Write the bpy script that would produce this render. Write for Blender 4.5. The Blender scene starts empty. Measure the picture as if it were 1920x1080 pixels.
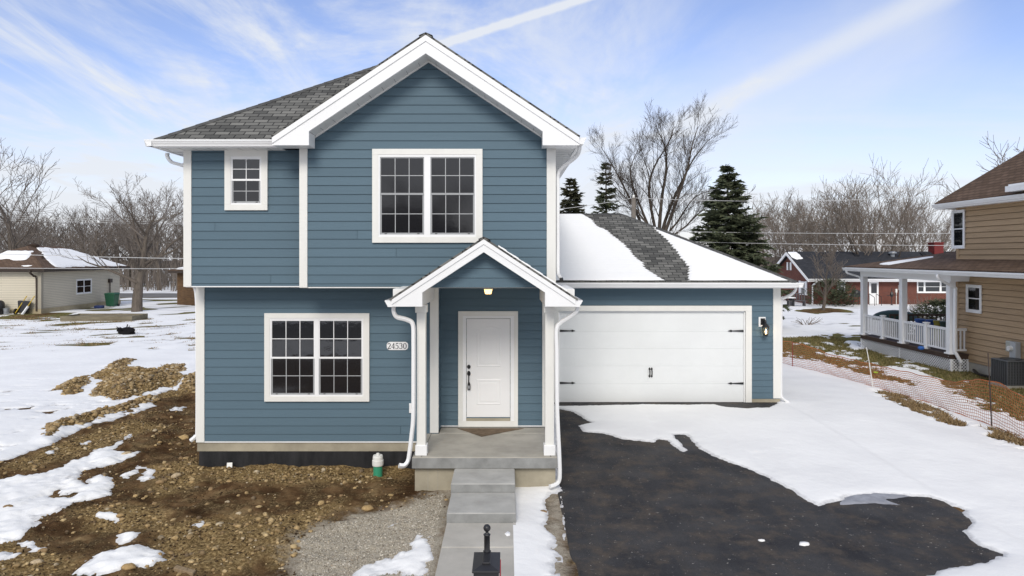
import bpy, math, random
import numpy as np
from mathutils import Vector, Matrix
R = math.radians
# ------------------------------------------------------------------ camera, sky, sun, exposure
scene = bpy.context.scene
COL = scene.collection
CZ, F = 4.0, 1300.0                      # camera height, focal length in photo pixels
cd = bpy.data.cameras.new("camera"); cam = bpy.data.objects.new("camera", cd); COL.objects.link(cam)
cam.location = (0, 0, CZ); cam.rotation_euler = (R(90), 0, 0)
cd.sensor_width = 36; cd.lens = F / 1920 * 36
cd.shift_x = 10 / 1920; cd.shift_y = -60 / 1920
cd.clip_start = 0.1; cd.clip_end = 3000
scene.camera = cam
SUN_EL, SUN_AZ = 36.0, 186.0             # azimuth clockwise from +Y (behind the camera, a bit to the right)
SKY_STRENGTH, SUN_STRENGTH, EXPOSURE = 0.08, 1.55, 0.5
scene.view_settings.view_transform = 'Standard'
scene.view_settings.look = 'None'
scene.view_settings.exposure = EXPOSURE
scene.view_settings.gamma = 1
scene.cycles.max_bounces = 6
sd_ = bpy.data.lights.new("sun", 'SUN'); sun = bpy.data.objects.new("sun", sd_); COL.objects.link(sun)
sd_.energy = SUN_STRENGTH; sd_.angle = R(22); sd_.color = (1.0, 0.945, 0.86)
_d = Vector((math.sin(R(SUN_AZ)) * math.cos(R(SUN_EL)), math.cos(R(SUN_AZ)) * math.cos(R(SUN_EL)), math.sin(R(SUN_EL))))
sun.rotation_euler = _d.to_track_quat('Z', 'Y').to_euler()
sun.location = (20, -30, 40)

def pdir(x, y):
    return Vector(((x - 950) / F, 1, (480 - y) / F)).normalized()

def build_world():
    w = bpy.data.worlds.new("World"); scene.world = w; w.use_nodes = True
    nt = w.node_tree; N = nt.nodes; L = nt.links; N.clear()
    def n(t, **k):
        o = N.new(t)
        for a, b in k.items(): setattr(o, a, b)
        return o
    def m(op, a, b=None, c=None, clamp=False):
        o = n('ShaderNodeMath', operation=op, use_clamp=clamp)
        for i, v in enumerate((a, b, c)):
            if v is None: continue
            if isinstance(v, (int, float)): o.inputs[i].default_value = v
            else: L.new(v, o.inputs[i])
        return o.outputs[0]
    out = n('ShaderNodeOutputWorld'); bg = n('ShaderNodeBackground')
    bg.inputs['Strength'].default_value = SKY_STRENGTH
    sky = n('ShaderNodeTexSky', sky_type='NISHITA', sun_disc=False)
    sky.sun_elevation = R(SUN_EL); sky.sun_rotation = R(SUN_AZ)
    sky.air_density = 1.0; sky.dust_density = 0.6; sky.ozone_density = 1.6
    tc = n('ShaderNodeTexCoord'); sep = n('ShaderNodeSeparateXYZ'); L.new(tc.outputs['Generated'], sep.inputs[0])
    gain = n('ShaderNodeMix', data_type='RGBA', blend_type='MULTIPLY'); gain.inputs['Factor'].default_value = 1
    L.new(sky.outputs[0], gain.inputs['A']); gain.inputs['B'].default_value = (1.52, 1.37, 1.56, 1)
    X, Y, Z = sep.outputs
    zc = m('MAXIMUM', Z, 0.03)
    # cloud layer coordinates: where the view ray meets a flat layer high above
    comb = n('ShaderNodeCombineXYZ')
    L.new(m('DIVIDE', X, m('ADD', zc, .12)), comb.inputs[0]); L.new(m('DIVIDE', Y, m('ADD', zc, .12)), comb.inputs[1])
    def noise(scale, det, rough, loc, rot, sc, dist=0.6):
        mp = n('ShaderNodeMapping'); L.new(comb.outputs[0], mp.inputs[0])
        mp.inputs['Location'].default_value = loc; mp.inputs['Rotation'].default_value = (0, 0, R(rot)); mp.inputs['Scale'].default_value = sc
        t = n('ShaderNodeTexNoise'); L.new(mp.outputs[0], t.inputs['Vector'])
        t.inputs['Scale'].default_value = scale; t.inputs['Detail'].default_value = det; t.inputs['Roughness'].default_value = rough
        t.inputs['Distortion'].default_value = dist
        return t.outputs['Fac']
    def ramp(v, a, b):
        o = n('ShaderNodeMapRange', interpolation_type='SMOOTHSTEP'); L.new(v, o.inputs[0])
        o.inputs[1].default_value = a; o.inputs[2].default_value = b; return o.outputs[0]
    c1 = ramp(noise(1.0, 9, .64, (3.1, 1.7, 0), 35, (1, .42, 1), 1.6), .40, .66)
    c2 = ramp(noise(3.2, 7, .62, (0, 5, 0), 28, (.9, .25, 1), .8), .44, .78)
    leftness = ramp(m('DIVIDE', X, Y), .42, -.05)
    cirrus = m('MULTIPLY', m('ADD', m('MULTIPLY', c1, .68), m('MULTIPLY', c2, .5)), m('ADD', m('MULTIPLY', leftness, .95), .12))
    wob = noise(7, 5, .6, (1, 2, 0), 0, (1, 1, 1), .3)
    def streak(p0, p1, width, soft, amt, endfade=None, taper=0.0):
        a, b = pdir(*p0), pdir(*p1); nn = a.cross(b).normalized(); t = (b - a).normalized()
        def dot(v):
            o = n('ShaderNodeVectorMath', operation='DOT_PRODUCT'); L.new(tc.outputs['Generated'], o.inputs[0]); o.inputs[1].default_value = v; return o.outputs['Value']
        nrm = n('ShaderNodeVectorMath', operation='NORMALIZE'); L.new(tc.outputs['Generated'], nrm.inputs[0])
        dd = m('ABSOLUTE', m('ADD', dot(nn), m('MULTIPLY', m('SUBTRACT', wob, .5), width * 1.3)))
        core = ramp(dd, width + soft, width * .3)
        along = dot(t); e0, e1 = a.dot(t), b.dot(t); q = (e1 - e0) * .25
        fade = m('MULTIPLY', ramp(along, e0 - q * .6, e0 + q * .6), ramp(along, e1 + q * 3, e1 + q * 2))
        return m('MULTIPLY', m('MULTIPLY', core, fade), amt)
    s1 = streak((800, 92), (1100, -5), .0035, .005, .8)
    s2 = streak((1270, 232), (1800, -32), .003, .022, .58)
    s2 = m('MULTIPLY', s2, m('ADD', m('MULTIPLY', c2, .6), .6))
    s3 = streak((960, 360), (1420, 175), .02, .10, .42)
    tot = m('ADD', m('ADD', cirrus, s1), m('ADD', s2, s3))
    hz = n('ShaderNodeMapRange', interpolation_type='SMOOTHSTEP'); L.new(Z, hz.inputs[0]); hz.inputs[1].default_value = .26; hz.inputs[2].default_value = -.04
    hz.inputs[3].default_value = 0.0; hz.inputs[4].default_value = .80
    band = m('MULTIPLY', ramp(noise(1.3, 5, .55, (7, 3, 0), 5, (.35, 1.2, 1)), .42, .7), m('MULTIPLY', ramp(Z, .24, .1), .45))
    fill_veil = m('MULTIPLY', ramp(Y, .25, -.25), .8)      # added unseen white cloud behind the viewer, brightens and neutralises facade light
    fac = m('MINIMUM', m('ADD', m('ADD', m('ADD', tot, fill_veil), band), hz.outputs[0]), .93)
    mix = n('ShaderNodeMix', data_type='RGBA'); L.new(fac, mix.inputs['Factor'])
    L.new(gain.outputs['Result'], mix.inputs['A']); mix.inputs['B'].default_value = (7.2, 7.5, 8.0, 1)
    L.new(mix.outputs['Result'], bg.inputs['Color']); L.new(bg.outputs[0], out.inputs[0])
build_world()

# ------------------------------------------------------------------ helpers
def px(x, D): return (x - 950) * D / F
def pz(y, D): return CZ - (y - 480) * D / F
def P(x, y, D): return (px(x, D), D, pz(y, D))

class MB:
    """collects shapes, then links them as ONE mesh object"""
    def __init__(s, T=None): s.v = []; s.f = []; s.uv = {}; s.T = T
    def add(s, vs, fs):
        o = len(s.v)
        if s.T: vs = [s.T(*p) for p in vs]
        s.v += [tuple(p) for p in vs]; s.f += [tuple(i + o for i in f) for f in fs]
        return s
    def box(s, x0, x1, y0, y1, z0, z1):
        return s.add([(x0, y0, z0), (x1, y0, z0), (x1, y1, z0), (x0, y1, z0), (x0, y0, z1), (x1, y0, z1), (x1, y1, z1), (x0, y1, z1)],
                     [(0, 3, 2, 1), (4, 5, 6, 7), (0, 1, 5, 4), (1, 2, 6, 5), (2, 3, 7, 6), (3, 0, 4, 7)])
    def hull8(s, pts): # 4 lower then 4 upper
        return s.add(pts, [(0, 3, 2, 1), (4, 5, 6, 7), (0, 1, 5, 4), (1, 2, 6, 5), (2, 3, 7, 6), (3, 0, 4, 7)])
    def prism(s, poly, d):  # poly: 3-D points, d: vector
        n = len(poly); d = Vector(d)
        vs = [Vector(p) for p in poly] + [Vector(p) + d for p in poly]
        return s.add([tuple(v) for v in vs], [tuple(range(n))[::-1], tuple(range(n, 2 * n))] + [(i, (i + 1) % n, n + (i + 1) % n, n + i) for i in range(n)])
    def quad(s, a, b, c, d): return s.add([a, b, c, d], [(0, 1, 2, 3)])
    def tube(s, path, rad, sides=6, cap=True, prof=None, up=(0, 0, 1)):
        pts = [Vector(p) for p in path]; n = len(pts)
        rads = rad if isinstance(rad, (list, tuple)) else [rad] * n
        prof = prof or [(math.cos(2 * math.pi * k / sides), math.sin(2 * math.pi * k / sides)) for k in range(sides)]
        k_ = len(prof); vs = []
        ref = None
        for i, p in enumerate(pts):
            t = (pts[min(i + 1, n - 1)] - pts[max(i - 1, 0)])
            if t.length < 1e-9: t = Vector((0, 0, 1))
            t.normalize()
            if ref is None:
                u = Vector(up)
                if abs(t.dot(u)) > .95: u = Vector((1, 0, 0)) if abs(t.x) < .9 else Vector((0, 1, 0))
                ref = (u - t * u.dot(t)).normalized()
            else:
                ref = ref - t * ref.dot(t)
                if ref.length < 1e-6: ref = t.orthogonal()
                ref.normalize()
            b = t.cross(ref)
            for (c, d) in prof: vs.append(tuple(p + (ref * c + b * d) * rads[i]))
        fs = [(i * k_ + j, i * k_ + (j + 1) % k_, (i + 1) * k_ + (j + 1) % k_, (i + 1) * k_ + j) for i in range(n - 1) for j in range(k_)]
        if cap: fs += [tuple(range(k_))[::-1], tuple(range((n - 1) * k_, n * k_))]
        return s.add(vs, fs)
    def lathe(s, c, prof, sides=16):  # prof: (r, z)
        vs = []; 
        for (r, z) in prof:
            for k in range(sides):
                a = 2 * math.pi * k / sides; vs.append((c[0] + r * math.cos(a), c[1] + r * math.sin(a), c[2] + z))
        n = len(prof)
        fs = [(i * sides + k, i * sides + (k + 1) % sides, (i + 1) * sides + (k + 1) % sides, (i + 1) * sides + k) for i in range(n - 1) for k in range(sides)]
        fs += [tuple(range(sides))[::-1], tuple(range((n - 1) * sides, n * sides))]
        return s.add(vs, fs)
    def build(s, name, m, parent=None, smooth=False, bevel=0):
        me = bpy.data.meshes.new(name); me.from_pydata(s.v, [], s.f); me.update()
        o = bpy.data.objects.new(name, me); COL.objects.link(o)
        if m: me.materials.append(m)
        if parent: o.parent = parent; o.matrix_parent_inverse = Matrix.Translation(parent.location).inverted() if parent.parent is None and parent.type == 'EMPTY' else Matrix.Identity(4)
        if smooth: me.polygons.foreach_set('use_smooth', [True] * len(me.polygons))
        if bevel:
            b = o.modifiers.new('bevel', 'BEVEL'); b.width = bevel; b.segments = 2; b.limit_method = 'ANGLE'; b.angle_limit = R(40)
        return o

def tag(o, label=None, cat=None, group=None, kind=None):
    if label: o['label'] = label
    if cat: o['category'] = cat
    if group: o['group'] = group
    if kind: o['kind'] = kind
    return o
def empty(name, loc, label, cat, group=None):
    o = bpy.data.objects.new(name, None); COL.objects.link(o); o.location = loc; o.empty_display_size = .3
    return tag(o, label, cat, group)
def copy_tree(root, loc, rz=0, sc=1.0, label=None, group=None):
    r = root.copy(); COL.objects.link(r); r.location = loc; r.rotation_euler = (0, 0, rz)
    r.scale = (sc, sc, sc) if not isinstance(sc, tuple) else sc
    if label: r['label'] = label
    if group: r['group'] = group
    for ch in root.children:
        c = ch.copy(); COL.objects.link(c); c.parent = r
        for g in ch.children:
            d = g.copy(); COL.objects.link(d); d.parent = c
    return r
def wallT(ox, oy, ux, uy):
    """(a along wall, c outward, b up) frame; outward is to the right of the direction u"""
    return lambda a, c, b: (ox + ux * a + uy * c, oy + uy * a - ux * c, b)

# ------------------------------------------------------------------ noise in numpy
def _hash(ix, iy, seed):
    h = (ix.astype(np.int64) * 374761393 + iy.astype(np.int64) * 668265263 + seed * 1442695041) & 0xffffffff
    h = ((h ^ (h >> 13)) * 1274126177) & 0xffffffff
    return ((h ^ (h >> 16)) & 0xffff) / 65535.0
def vnoise(x, y, seed=0):
    ix = np.floor(x); iy = np.floor(y); fx = x - ix; fy = y - iy
    fx = fx * fx * (3 - 2 * fx); fy = fy * fy * (3 - 2 * fy)
    a = _hash(ix, iy, seed); b = _hash(ix + 1, iy, seed); c = _hash(ix, iy + 1, seed); d = _hash(ix + 1, iy + 1, seed)
    return (a * (1 - fx) + b * fx) * (1 - fy) + (c * (1 - fx) + d * fx) * fy
def fbm(x, y, oct=4, seed=0, gain=.5):
    s = 0; a = 1; t = 0
    for i in range(oct):
        s = s + a * (vnoise(x, y, seed + i) - .5); t += a; a *= gain; x = x * 2.03 + 17.1; y = y * 2.03 + 5.3
    return s / t * 2
def sstep(v, a, b):
    t = np.clip((v - a) / (b - a), 0, 1); return t * t * (3 - 2 * t)

# ------------------------------------------------------------------ materials
def mat(name, col, rough=.6, spec=.4, var=0.0, vscale=3.0, bump=0.0, bscale=60.0, stretch=(1, 1, 1), col2=None, detail=6, metal=0.0, bdist=.01):
    m = bpy.data.materials.new(name); m.use_nodes = True; nt = m.node_tree; b = nt.nodes['Principled BSDF']
    b.inputs['Roughness'].default_value = rough; b.inputs['Specular IOR Level'].default_value = spec; b.inputs['Metallic'].default_value = metal
    b.inputs['Base Color'].default_value = (*col, 1)
    tc = nt.nodes.new('ShaderNodeTexCoord'); mp = nt.nodes.new('ShaderNodeMapping'); mp.inputs['Scale'].default_value = stretch
    nt.links.new(tc.outputs['Object'], mp.inputs[0])
    if var or col2:
        t = nt.nodes.new('ShaderNodeTexNoise'); t.inputs['Scale'].default_value = vscale; t.inputs['Detail'].default_value = detail; t.inputs['Roughness'].default_value = .6
        nt.links.new(mp.outputs[0], t.inputs['Vector'])
        r = nt.nodes.new('ShaderNodeValToRGB'); nt.links.new(t.outputs['Fac'], r.inputs[0])
        r.color_ramp.elements[0].position = .32; r.color_ramp.elements[1].position = .68
        c2 = col2 or tuple(min(1, c * (1 + var)) for c in col); c1 = col if col2 else tuple(c * (1 - var) for c in col)
        r.color_ramp.elements[0].color = (*c1, 1); r.color_ramp.elements[1].color = (*c2, 1)
        nt.links.new(r.outputs[0], b.inputs['Base Color'])
    if bump:
        t2 = nt.nodes.new('ShaderNodeTexNoise'); t2.inputs['Scale'].default_value = bscale; t2.inputs['Detail'].default_value = 5
        nt.links.new(mp.outputs[0], t2.inputs['Vector'])
        bp = nt.nodes.new('ShaderNodeBump'); bp.inputs['Strength'].default_value = bump; bp.inputs['Distance'].default_value = bdist
        nt.links.new(t2.outputs['Fac'], bp.inputs['Height']); nt.links.new(bp.outputs[0], b.inputs['Normal'])
    return m
def brick_mat(name, c1, c2, mortar, bw, rh, ms, rough=.85, bump=.4, offset=.5, vary=.0, bdist=.01, smooth=.1):
    m = bpy.data.materials.new(name); m.use_nodes = True; nt = m.node_tree; b = nt.nodes['Principled BSDF']
    b.inputs['Roughness'].default_value = rough; b.inputs['Specular IOR Level'].default_value = .2
    uv = nt.nodes.new('ShaderNodeTexCoord'); br = nt.nodes.new('ShaderNodeTexBrick')
    br.inputs['Color1'].default_value = (*c1, 1); br.inputs['Color2'].default_value = (*c2, 1); br.inputs['Mortar'].default_value = (*mortar, 1)
    br.inputs['Scale'].default_value = 1; br.inputs['Brick Width'].default_value = bw; br.inputs['Row Height'].default_value = rh
    br.inputs['Mortar Size'].default_value = ms; br.inputs['Mortar Smooth'].default_value = smooth; br.offset = offset; br.inputs['Bias'].default_value = 0
    nt.links.new(uv.outputs['UV'], br.inputs['Vector'])
    t = nt.nodes.new('ShaderNodeTexNoise'); t.inputs['Scale'].default_value = 1.3; t.inputs['Detail'].default_value = 8; t.inputs['Roughness'].default_value = .7
    nt.links.new(uv.outputs['UV'], t.inputs['Vector'])
    g = nt.nodes.new('ShaderNodeTexNoise'); g.inputs['Scale'].default_value = 160; g.inputs['Detail'].default_value = 2
    nt.links.new(uv.outputs['UV'], g.inputs['Vector'])
    ad = nt.nodes.new('ShaderNodeMath'); ad.operation = 'ADD'; nt.links.new(t.outputs['Fac'], ad.inputs[0]); nt.links.new(g.outputs['Fac'], ad.inputs[1])
    mr = nt.nodes.new('ShaderNodeMapRange'); mr.inputs[1].default_value = .6; mr.inputs[2].default_value = 1.4
    mr.inputs[3].default_value = 1 - vary; mr.inputs[4].default_value = 1 + vary
    nt.links.new(ad.outputs[0], mr.inputs[0])
    mx = nt.nodes.new('ShaderNodeMix'); mx.data_type = 'RGBA'; mx.blend_type = 'MULTIPLY'; mx.inputs['Factor'].default_value = 1
    nt.links.new(br.outputs['Color'], mx.inputs['A']); nt.links.new(mr.outputs[0], mx.inputs['B']); nt.links.new(mx.outputs['Result'], b.inputs['Base Color'])
    iv = nt.nodes.new('ShaderNodeMath'); iv.operation = 'SUBTRACT'; iv.inputs[0].default_value = 1; nt.links.new(br.outputs['Fac'], iv.inputs[1])
    bp = nt.nodes.new('ShaderNodeBump'); bp.inputs['Strength'].default_value = bump; bp.inputs['Distance'].default_value = bdist
    nt.links.new(iv.outputs[0], bp.inputs['Height']); nt.links.new(bp.outputs[0], b.inputs['Normal'])
    return m
def emit_mat(name, col, s):
    m = bpy.data.materials.new(name); m.use_nodes = True; b = m.node_tree.nodes['Principled BSDF']
    b.inputs['Base Color'].default_value = (*col, 1); b.inputs['Emission Color'].default_value = (*col, 1); b.inputs['Emission Strength'].default_value = s
    return m
def glass_mat(name, col=(.007, .008, .010), wav=.035, spec_=1.0):
    m = mat(name, col, .03, .5, bump=wav, bscale=2.2, bdist=.05); m.node_tree.nodes['Principled BSDF'].inputs['IOR'].default_value = 1.8
    return m
M = {}
M['siding'] = mat('blue_siding_paint', (.094, .149, .190), .6, .25, var=.025, vscale=5, bump=.12, bscale=60, stretch=(.5, .5, 6), bdist=.004)
def per_island(m, amt):
    nt = m.node_tree; b = nt.nodes['Principled BSDF']; l = b.inputs['Base Color'].links[0]; src = l.from_socket; g = nt.nodes.new('ShaderNodeNewGeometry'); r = nt.nodes.new('ShaderNodeMapRange')
    r.inputs[3].default_value = 1 - amt; r.inputs[4].default_value = 1 + amt; nt.links.new(g.outputs['Random Per Island'], r.inputs[0])
    x = nt.nodes.new('ShaderNodeMix'); x.data_type = 'RGBA'; x.blend_type = 'MULTIPLY'; x.inputs['Factor'].default_value = 1; nt.links.new(src, x.inputs['A']); nt.links.new(r.outputs[0], x.inputs['B']); nt.links.new(x.outputs['Result'], b.inputs['Base Color'])
per_island(M['siding'], .045)
M['trim'] = mat('painted_trim', (.76, .755, .72), .5, .35, var=.03, vscale=2, bump=.1, bscale=40, stretch=(2, 2, .3))
M['white'] = mat('white_vinyl', (.84, .845, .85), .38, .45, var=.02, vscale=1.5)
M['alu'] = mat('white_coil_metal', (.83, .835, .84), .3, .5, var=.025, vscale=1.2)
M['soffit'] = mat('soffit_vinyl', (.78, .78, .765), .5, .3)
M['door'] = mat('door_paint', (.80, .80, .80), .42, .4, var=.02, vscale=2)
M['gdoor'] = mat('garage_door_steel', (.76, .78, .785), .42, .4, var=.03, vscale=.8, bump=.05, bscale=80)
M['glass'] = glass_mat('window_glass')
M['sglass'] = mat('screened_glass', (.013, .013, .015), .07, .75, bump=.05, bscale=1.3, bdist=.05)
M['screen'] = mat('window_screen_frame', (.33, .34, .35), .5, .4)
M['muntin'] = mat('muntin_behind_screen', (.42, .43, .44), .5, .3)
M['riser'] = mat('dark_face_concrete', (.265, .268, .262), .85, .2, var=.2, vscale=3.5, bump=.3, bscale=40, detail=9)  # darker concrete tone for the upright step and slab faces
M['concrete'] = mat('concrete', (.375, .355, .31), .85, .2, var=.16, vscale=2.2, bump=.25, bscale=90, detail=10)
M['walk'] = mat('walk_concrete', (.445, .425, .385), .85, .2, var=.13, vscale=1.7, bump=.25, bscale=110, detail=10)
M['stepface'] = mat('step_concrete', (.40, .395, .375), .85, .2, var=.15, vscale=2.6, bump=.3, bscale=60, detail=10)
M['found'] = mat('foundation_concrete', (.36, .325, .25), .9, .1, var=.22, vscale=1.6, bump=.3, bscale=30, detail=9)
M['tar'] = mat('damp_proofing_tar', (.010, .011, .013), .45, .4, col2=(.03, .03, .033), vscale=2.5, bump=.3, bscale=14, stretch=(2, 2, .6))
M['black'] = mat('black_metal', (.012, .012, .013), .35, .5)
M['black2'] = mat('black_powder_coat', (.018, .018, .021), .42, .5, bump=.08, bscale=200)
M['shingle'] = brick_mat('roof_shingles', (.075, .075, .071), (.19, .187, .174), (.022, .022, .022), .27, .142, .010, vary=.28, bump=.6, bdist=.02)  # shingle materials: dark joint colour paints the shadow line of each course
M['shingle_cap'] = mat('ridge_cap_shingle', (.09, .09, .088), .9, .1, var=.3, vscale=7, bump=.4, bscale=60)
M['brown_shingle'] = brick_mat('brown_shingles', (.105, .068, .045), (.15, .10, .07), (.045, .03, .022), .3, .16, .012, vary=.2)
M['navy_shingle'] = brick_mat('dark_shingles', (.030, .032, .038), (.045, .047, .054), (.02, .021, .025), .3, .2, .012, vary=.2)
M['tan'] = mat('tan_siding_paint', (.43, .305, .185), .6, .25, var=.08, vscale=2.5, bump=.3, bscale=25, stretch=(3, .4, 6))
per_island(M['tan'], .07)
M['cream'] = brick_mat('cream_vinyl_siding', (.60, .55, .445), (.62, .57, .46), (.36, .33, .27), 30, .12, .012, rough=.6, bump=.3, vary=.04)
M['brick'] = brick_mat('red_brick', (.165, .045, .030), (.11, .032, .024), (.17, .11, .09), .21, .075, .01, vary=.25)
M['brownbrick'] = brick_mat('brown_brick', (.165, .095, .045), (.10, .055, .028), (.14, .10, .07), .24, .09, .012, vary=.35)
M['snowroof'] = mat('roof_snow', (.86, .865, .87), .9, .1, bump=.5, bscale=9, stretch=(1, 1, 1), bdist=.02)
M['browntrim'] = mat('brown_trim', (.055, .04, .032), .5, .4)
M['deck'] = mat('deck_board', (.085, .058, .045), .7, .2, var=.15, vscale=4)
M['bark'] = mat('bark', (.125, .105, .088), .95, .1, var=.3, vscale=4, bump=.6, bscale=12, stretch=(3, 3, .6))
M['twig'] = mat('twig_bark', (.165, .142, .124), .95, .05, var=.25, vscale=.6)
M['twig2'] = mat('pale_twig_bark', (.19, .16, .135), .95, .05, var=.25, vscale=.6)
M['dark_bark'] = mat('dark_bark', (.082, .068, .057), .95, .05, var=.3, vscale=2)
M['needles'] = mat('spruce_needles', (.036, .050, .032), .8, .15, col2=(.115, .125, .07), vscale=3.5, detail=5)
M['needles2'] = mat('brownish_spruce_needles', (.03, .036, .02), .8, .15, col2=(.065, .06, .035), vscale=3.5, detail=5)
M['stone'] = None

def set_uv_planar(o, fn=None):
    """UVs in metres per face: u along the horizontal direction of the face, v up its slope"""
    me = o.data; uvl = me.uv_layers.new(name='UVMap')
    for p in me.polygons:
        n = p.normal
        if abs(n.z) > .999: u = Vector((1, 0, 0)); v = Vector((0, 1, 0))
        else:
            u = Vector((0, 0, 1)).cross(n).normalized(); v = n.cross(u)
        for li in p.loop_indices:
            c = me.vertices[me.loops[li].vertex_index].co
            uvl.data[li].uv = (c.dot(u) + 50, c.dot(v) + 50)
    return o

# ------------------------------------------------------------------ ground shape and ground cover
def base_h(X, D):
    X = np.asarray(X, float); D = np.asarray(D, float)
    dr = .19 * sstep(D, 9.5, 17.5) * sstep(X, .2, 1.2) * (1 - sstep(D, 20, 28)) * (1 - sstep(X, 8.5, 11.5))
    wk = .085 * np.exp(-np.maximum(0, np.abs(X + .36) - .6) ** 2 / .35) * (1 - sstep(D, 9.9, 11.2)) * sstep(D, 3, 6)
    pit = -.09 * sstep(D, 12.1, 13.2) * sstep(-X, .9, 1.8) * (1 - sstep(-X, 6, 8)) * (1 - sstep(D, 16, 20))
    front = -.10 * (1 - sstep(D, 4, 8))
    far = .35 * sstep(D, 90, 200)
    return dr + wk + pit + front + far
def unproj(poly):
    out = []
    for (x, y) in poly:
        D = F * CZ / (y - 480)
        for _ in range(6):
            D = F * (CZ - float(base_h(px(x, D), D))) / (y - 480)
        out.append((px(x, D), D))
    return np.array(out)
def sdf(poly, X, Y, pad=1.5):
    """signed distance, positive inside, -pad far outside"""
    out = np.full(X.shape, -pad)
    x0, y0 = poly.min(0) - pad; x1, y1 = poly.max(0) + pad
    sel = (X > x0) & (X < x1) & (Y > y0) & (Y < y1)
    if not sel.any(): return out
    x = X[sel]; y = Y[sel]; d = np.full(x.shape, 1e9); ins = np.zeros(x.shape, bool)
    n = len(poly)
    for i in range(n):
        ax, ay = poly[i]; bx, by = poly[(i + 1) % n]; ex, ey = bx - ax, by - ay
        l2 = ex * ex + ey * ey + 1e-12
        t = np.clip(((x - ax) * ex + (y - ay) * ey) / l2, 0, 1)
        d = np.minimum(d, (x - ax - t * ex) ** 2 + (y - ay - t * ey) ** 2)
        c = ((ay > y) != (by > y))
        with np.errstate(divide='ignore', invalid='ignore'):
            xi = ex * (y - ay) / (ey if abs(ey) > 1e-12 else 1e-12) + ax
        ins ^= c & (x < xi)
    d = np.sqrt(d); out[sel] = np.where(ins, np.minimum(d, pad), -np.minimum(d, pad))
    return out
DIRT = [
 [(-260, 1010), (-120, 920), (0, 866), (24, 858), (58, 845), (96, 833), (111, 822), (154, 804), (205, 789), (241, 778), (270, 770), (292, 761), (288, 752), (300, 738), (325, 729), (332, 735), (368, 724), (372, 715), (420, 715), (860, 840), (885, 905), (885, 915), (875, 980), (860, 1080), (840, 1500), (-600, 1500)],
 [(79, 828), (92, 802), (120, 793), (165, 785), (190, 770), (215, 769), (260, 755), (285, 746), (290, 755), (262, 764), (218, 778), (165, 793), (125, 806), (100, 822), (85, 830)],
 [(106, 733), (135, 715), (160, 708), (166, 722), (145, 740), (125, 743)],
 [(172, 709), (200, 695), (205, 688), (235, 678), (248, 677), (241, 690), (236, 700), (280, 700), (300, 703), (338, 705), (348, 713), (368, 702), (376, 702), (376, 745), (330, 733), (325, 727), (300, 735), (270, 740), (258, 748), (230, 753), (180, 748), (168, 742), (185, 728), (195, 715)],
 [(298, 690), (312, 683), (345, 683), (347, 695), (330, 698), (318, 695)],
 [(1490, 583), (1540, 577), (1595, 583), (1540, 588)],
 [(12, 596), (80, 586), (120, 588), (60, 600)],
]
SNOWP = [
 [(241, 816), (221, 829), (187, 841), (149, 861), (85, 884), (43, 893), (0, 897), (-90, 930), (-120, 1010), (0, 1018), (43, 1014), (68, 990), (77, 969), (106, 963), (153, 942), (196, 933), (209, 899), (187, 893), (162, 912), (136, 910), (147, 893), (170, 876), (187, 873), (209, 869), (247, 856), (251, 850), (221, 846)],
 [(230, 893), (258, 876), (264, 880), (238, 896)], [(258, 899), (281, 884), (294, 897), (264, 903)],
 [(187, 971), (213, 965), (251, 963), (247, 976), (209, 978)], [(209, 999), (239, 993), (283, 993), (256, 1008), (226, 1013)],
 [(110, 1082), (170, 1050), (213, 1037), (277, 1027), (294, 1033), (313, 1050), (290, 1063), (239, 1069), (204, 1082)],
 [(32, 1020), (51, 1018), (79, 1031), (64, 1034)], [(-30, 1030), (0, 1033), (17, 1041), (26, 1046), (0, 1056), (-30, 1058)],
 [(360, 984), (383, 973), (390, 978), (370, 987)], [(396, 980), (413, 976), (405, 982)],
 [(778, 995), (795, 1010), (810, 1040), (818, 1048), (790, 1084), (672, 1084), (690, 1066), (735, 1050), (775, 1030), (780, 1010)],
 [(717, 993), (730, 983), (742, 985), (726, 994)], [(700, 958), (720, 949), (716, 958)], [(150, 757), (172, 752), (168, 759)],
 [(325, 730), (345, 716), (350, 722), (330, 735)], [(322, 770), (345, 762), (340, 768)], [(82, 850), (102, 845), (100, 852)], [(150, 826), (178, 822), (160, 830)],
 [(967, 912), (1000, 916), (1034, 943), (1040, 1000), (1037, 1084), (973, 1084), (968, 980)],
]
DRIVE_BARE = [(1046, 768), (1075, 775), (1108, 795), (1085, 801), (1093, 812), (1130, 815), (1165, 826), (1230, 833), (1235, 827), (1250, 829), (1262, 840), (1284, 850), (1288, 847), (1263, 818), (1285, 818), (1310, 843), (1345, 862), (1375, 873), (1410, 885), (1445, 902), (1490, 925), (1520, 945), (1535, 952), (1562, 945), (1590, 935), (1640, 930), (1740, 935), (1812, 956), (1806, 965), (1822, 985), (1806, 1000), (1832, 1026), (1884, 1044), (1850, 1060), (1780, 1070), (1740, 1084), (1700, 1300), (1055, 1300), (1055, 930), (1046, 900)]
DOORSTRIP = [(1040, 748), (1460, 748), (1458, 760), (1440, 767), (1400, 768), (1360, 766), (1340, 761), (1200, 761), (1040, 764)]
SLUSH = [(1575, 950), (1590, 932), (1640, 926), (1740, 932), (1660, 940), (1690, 951), (1640, 946)]
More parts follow.
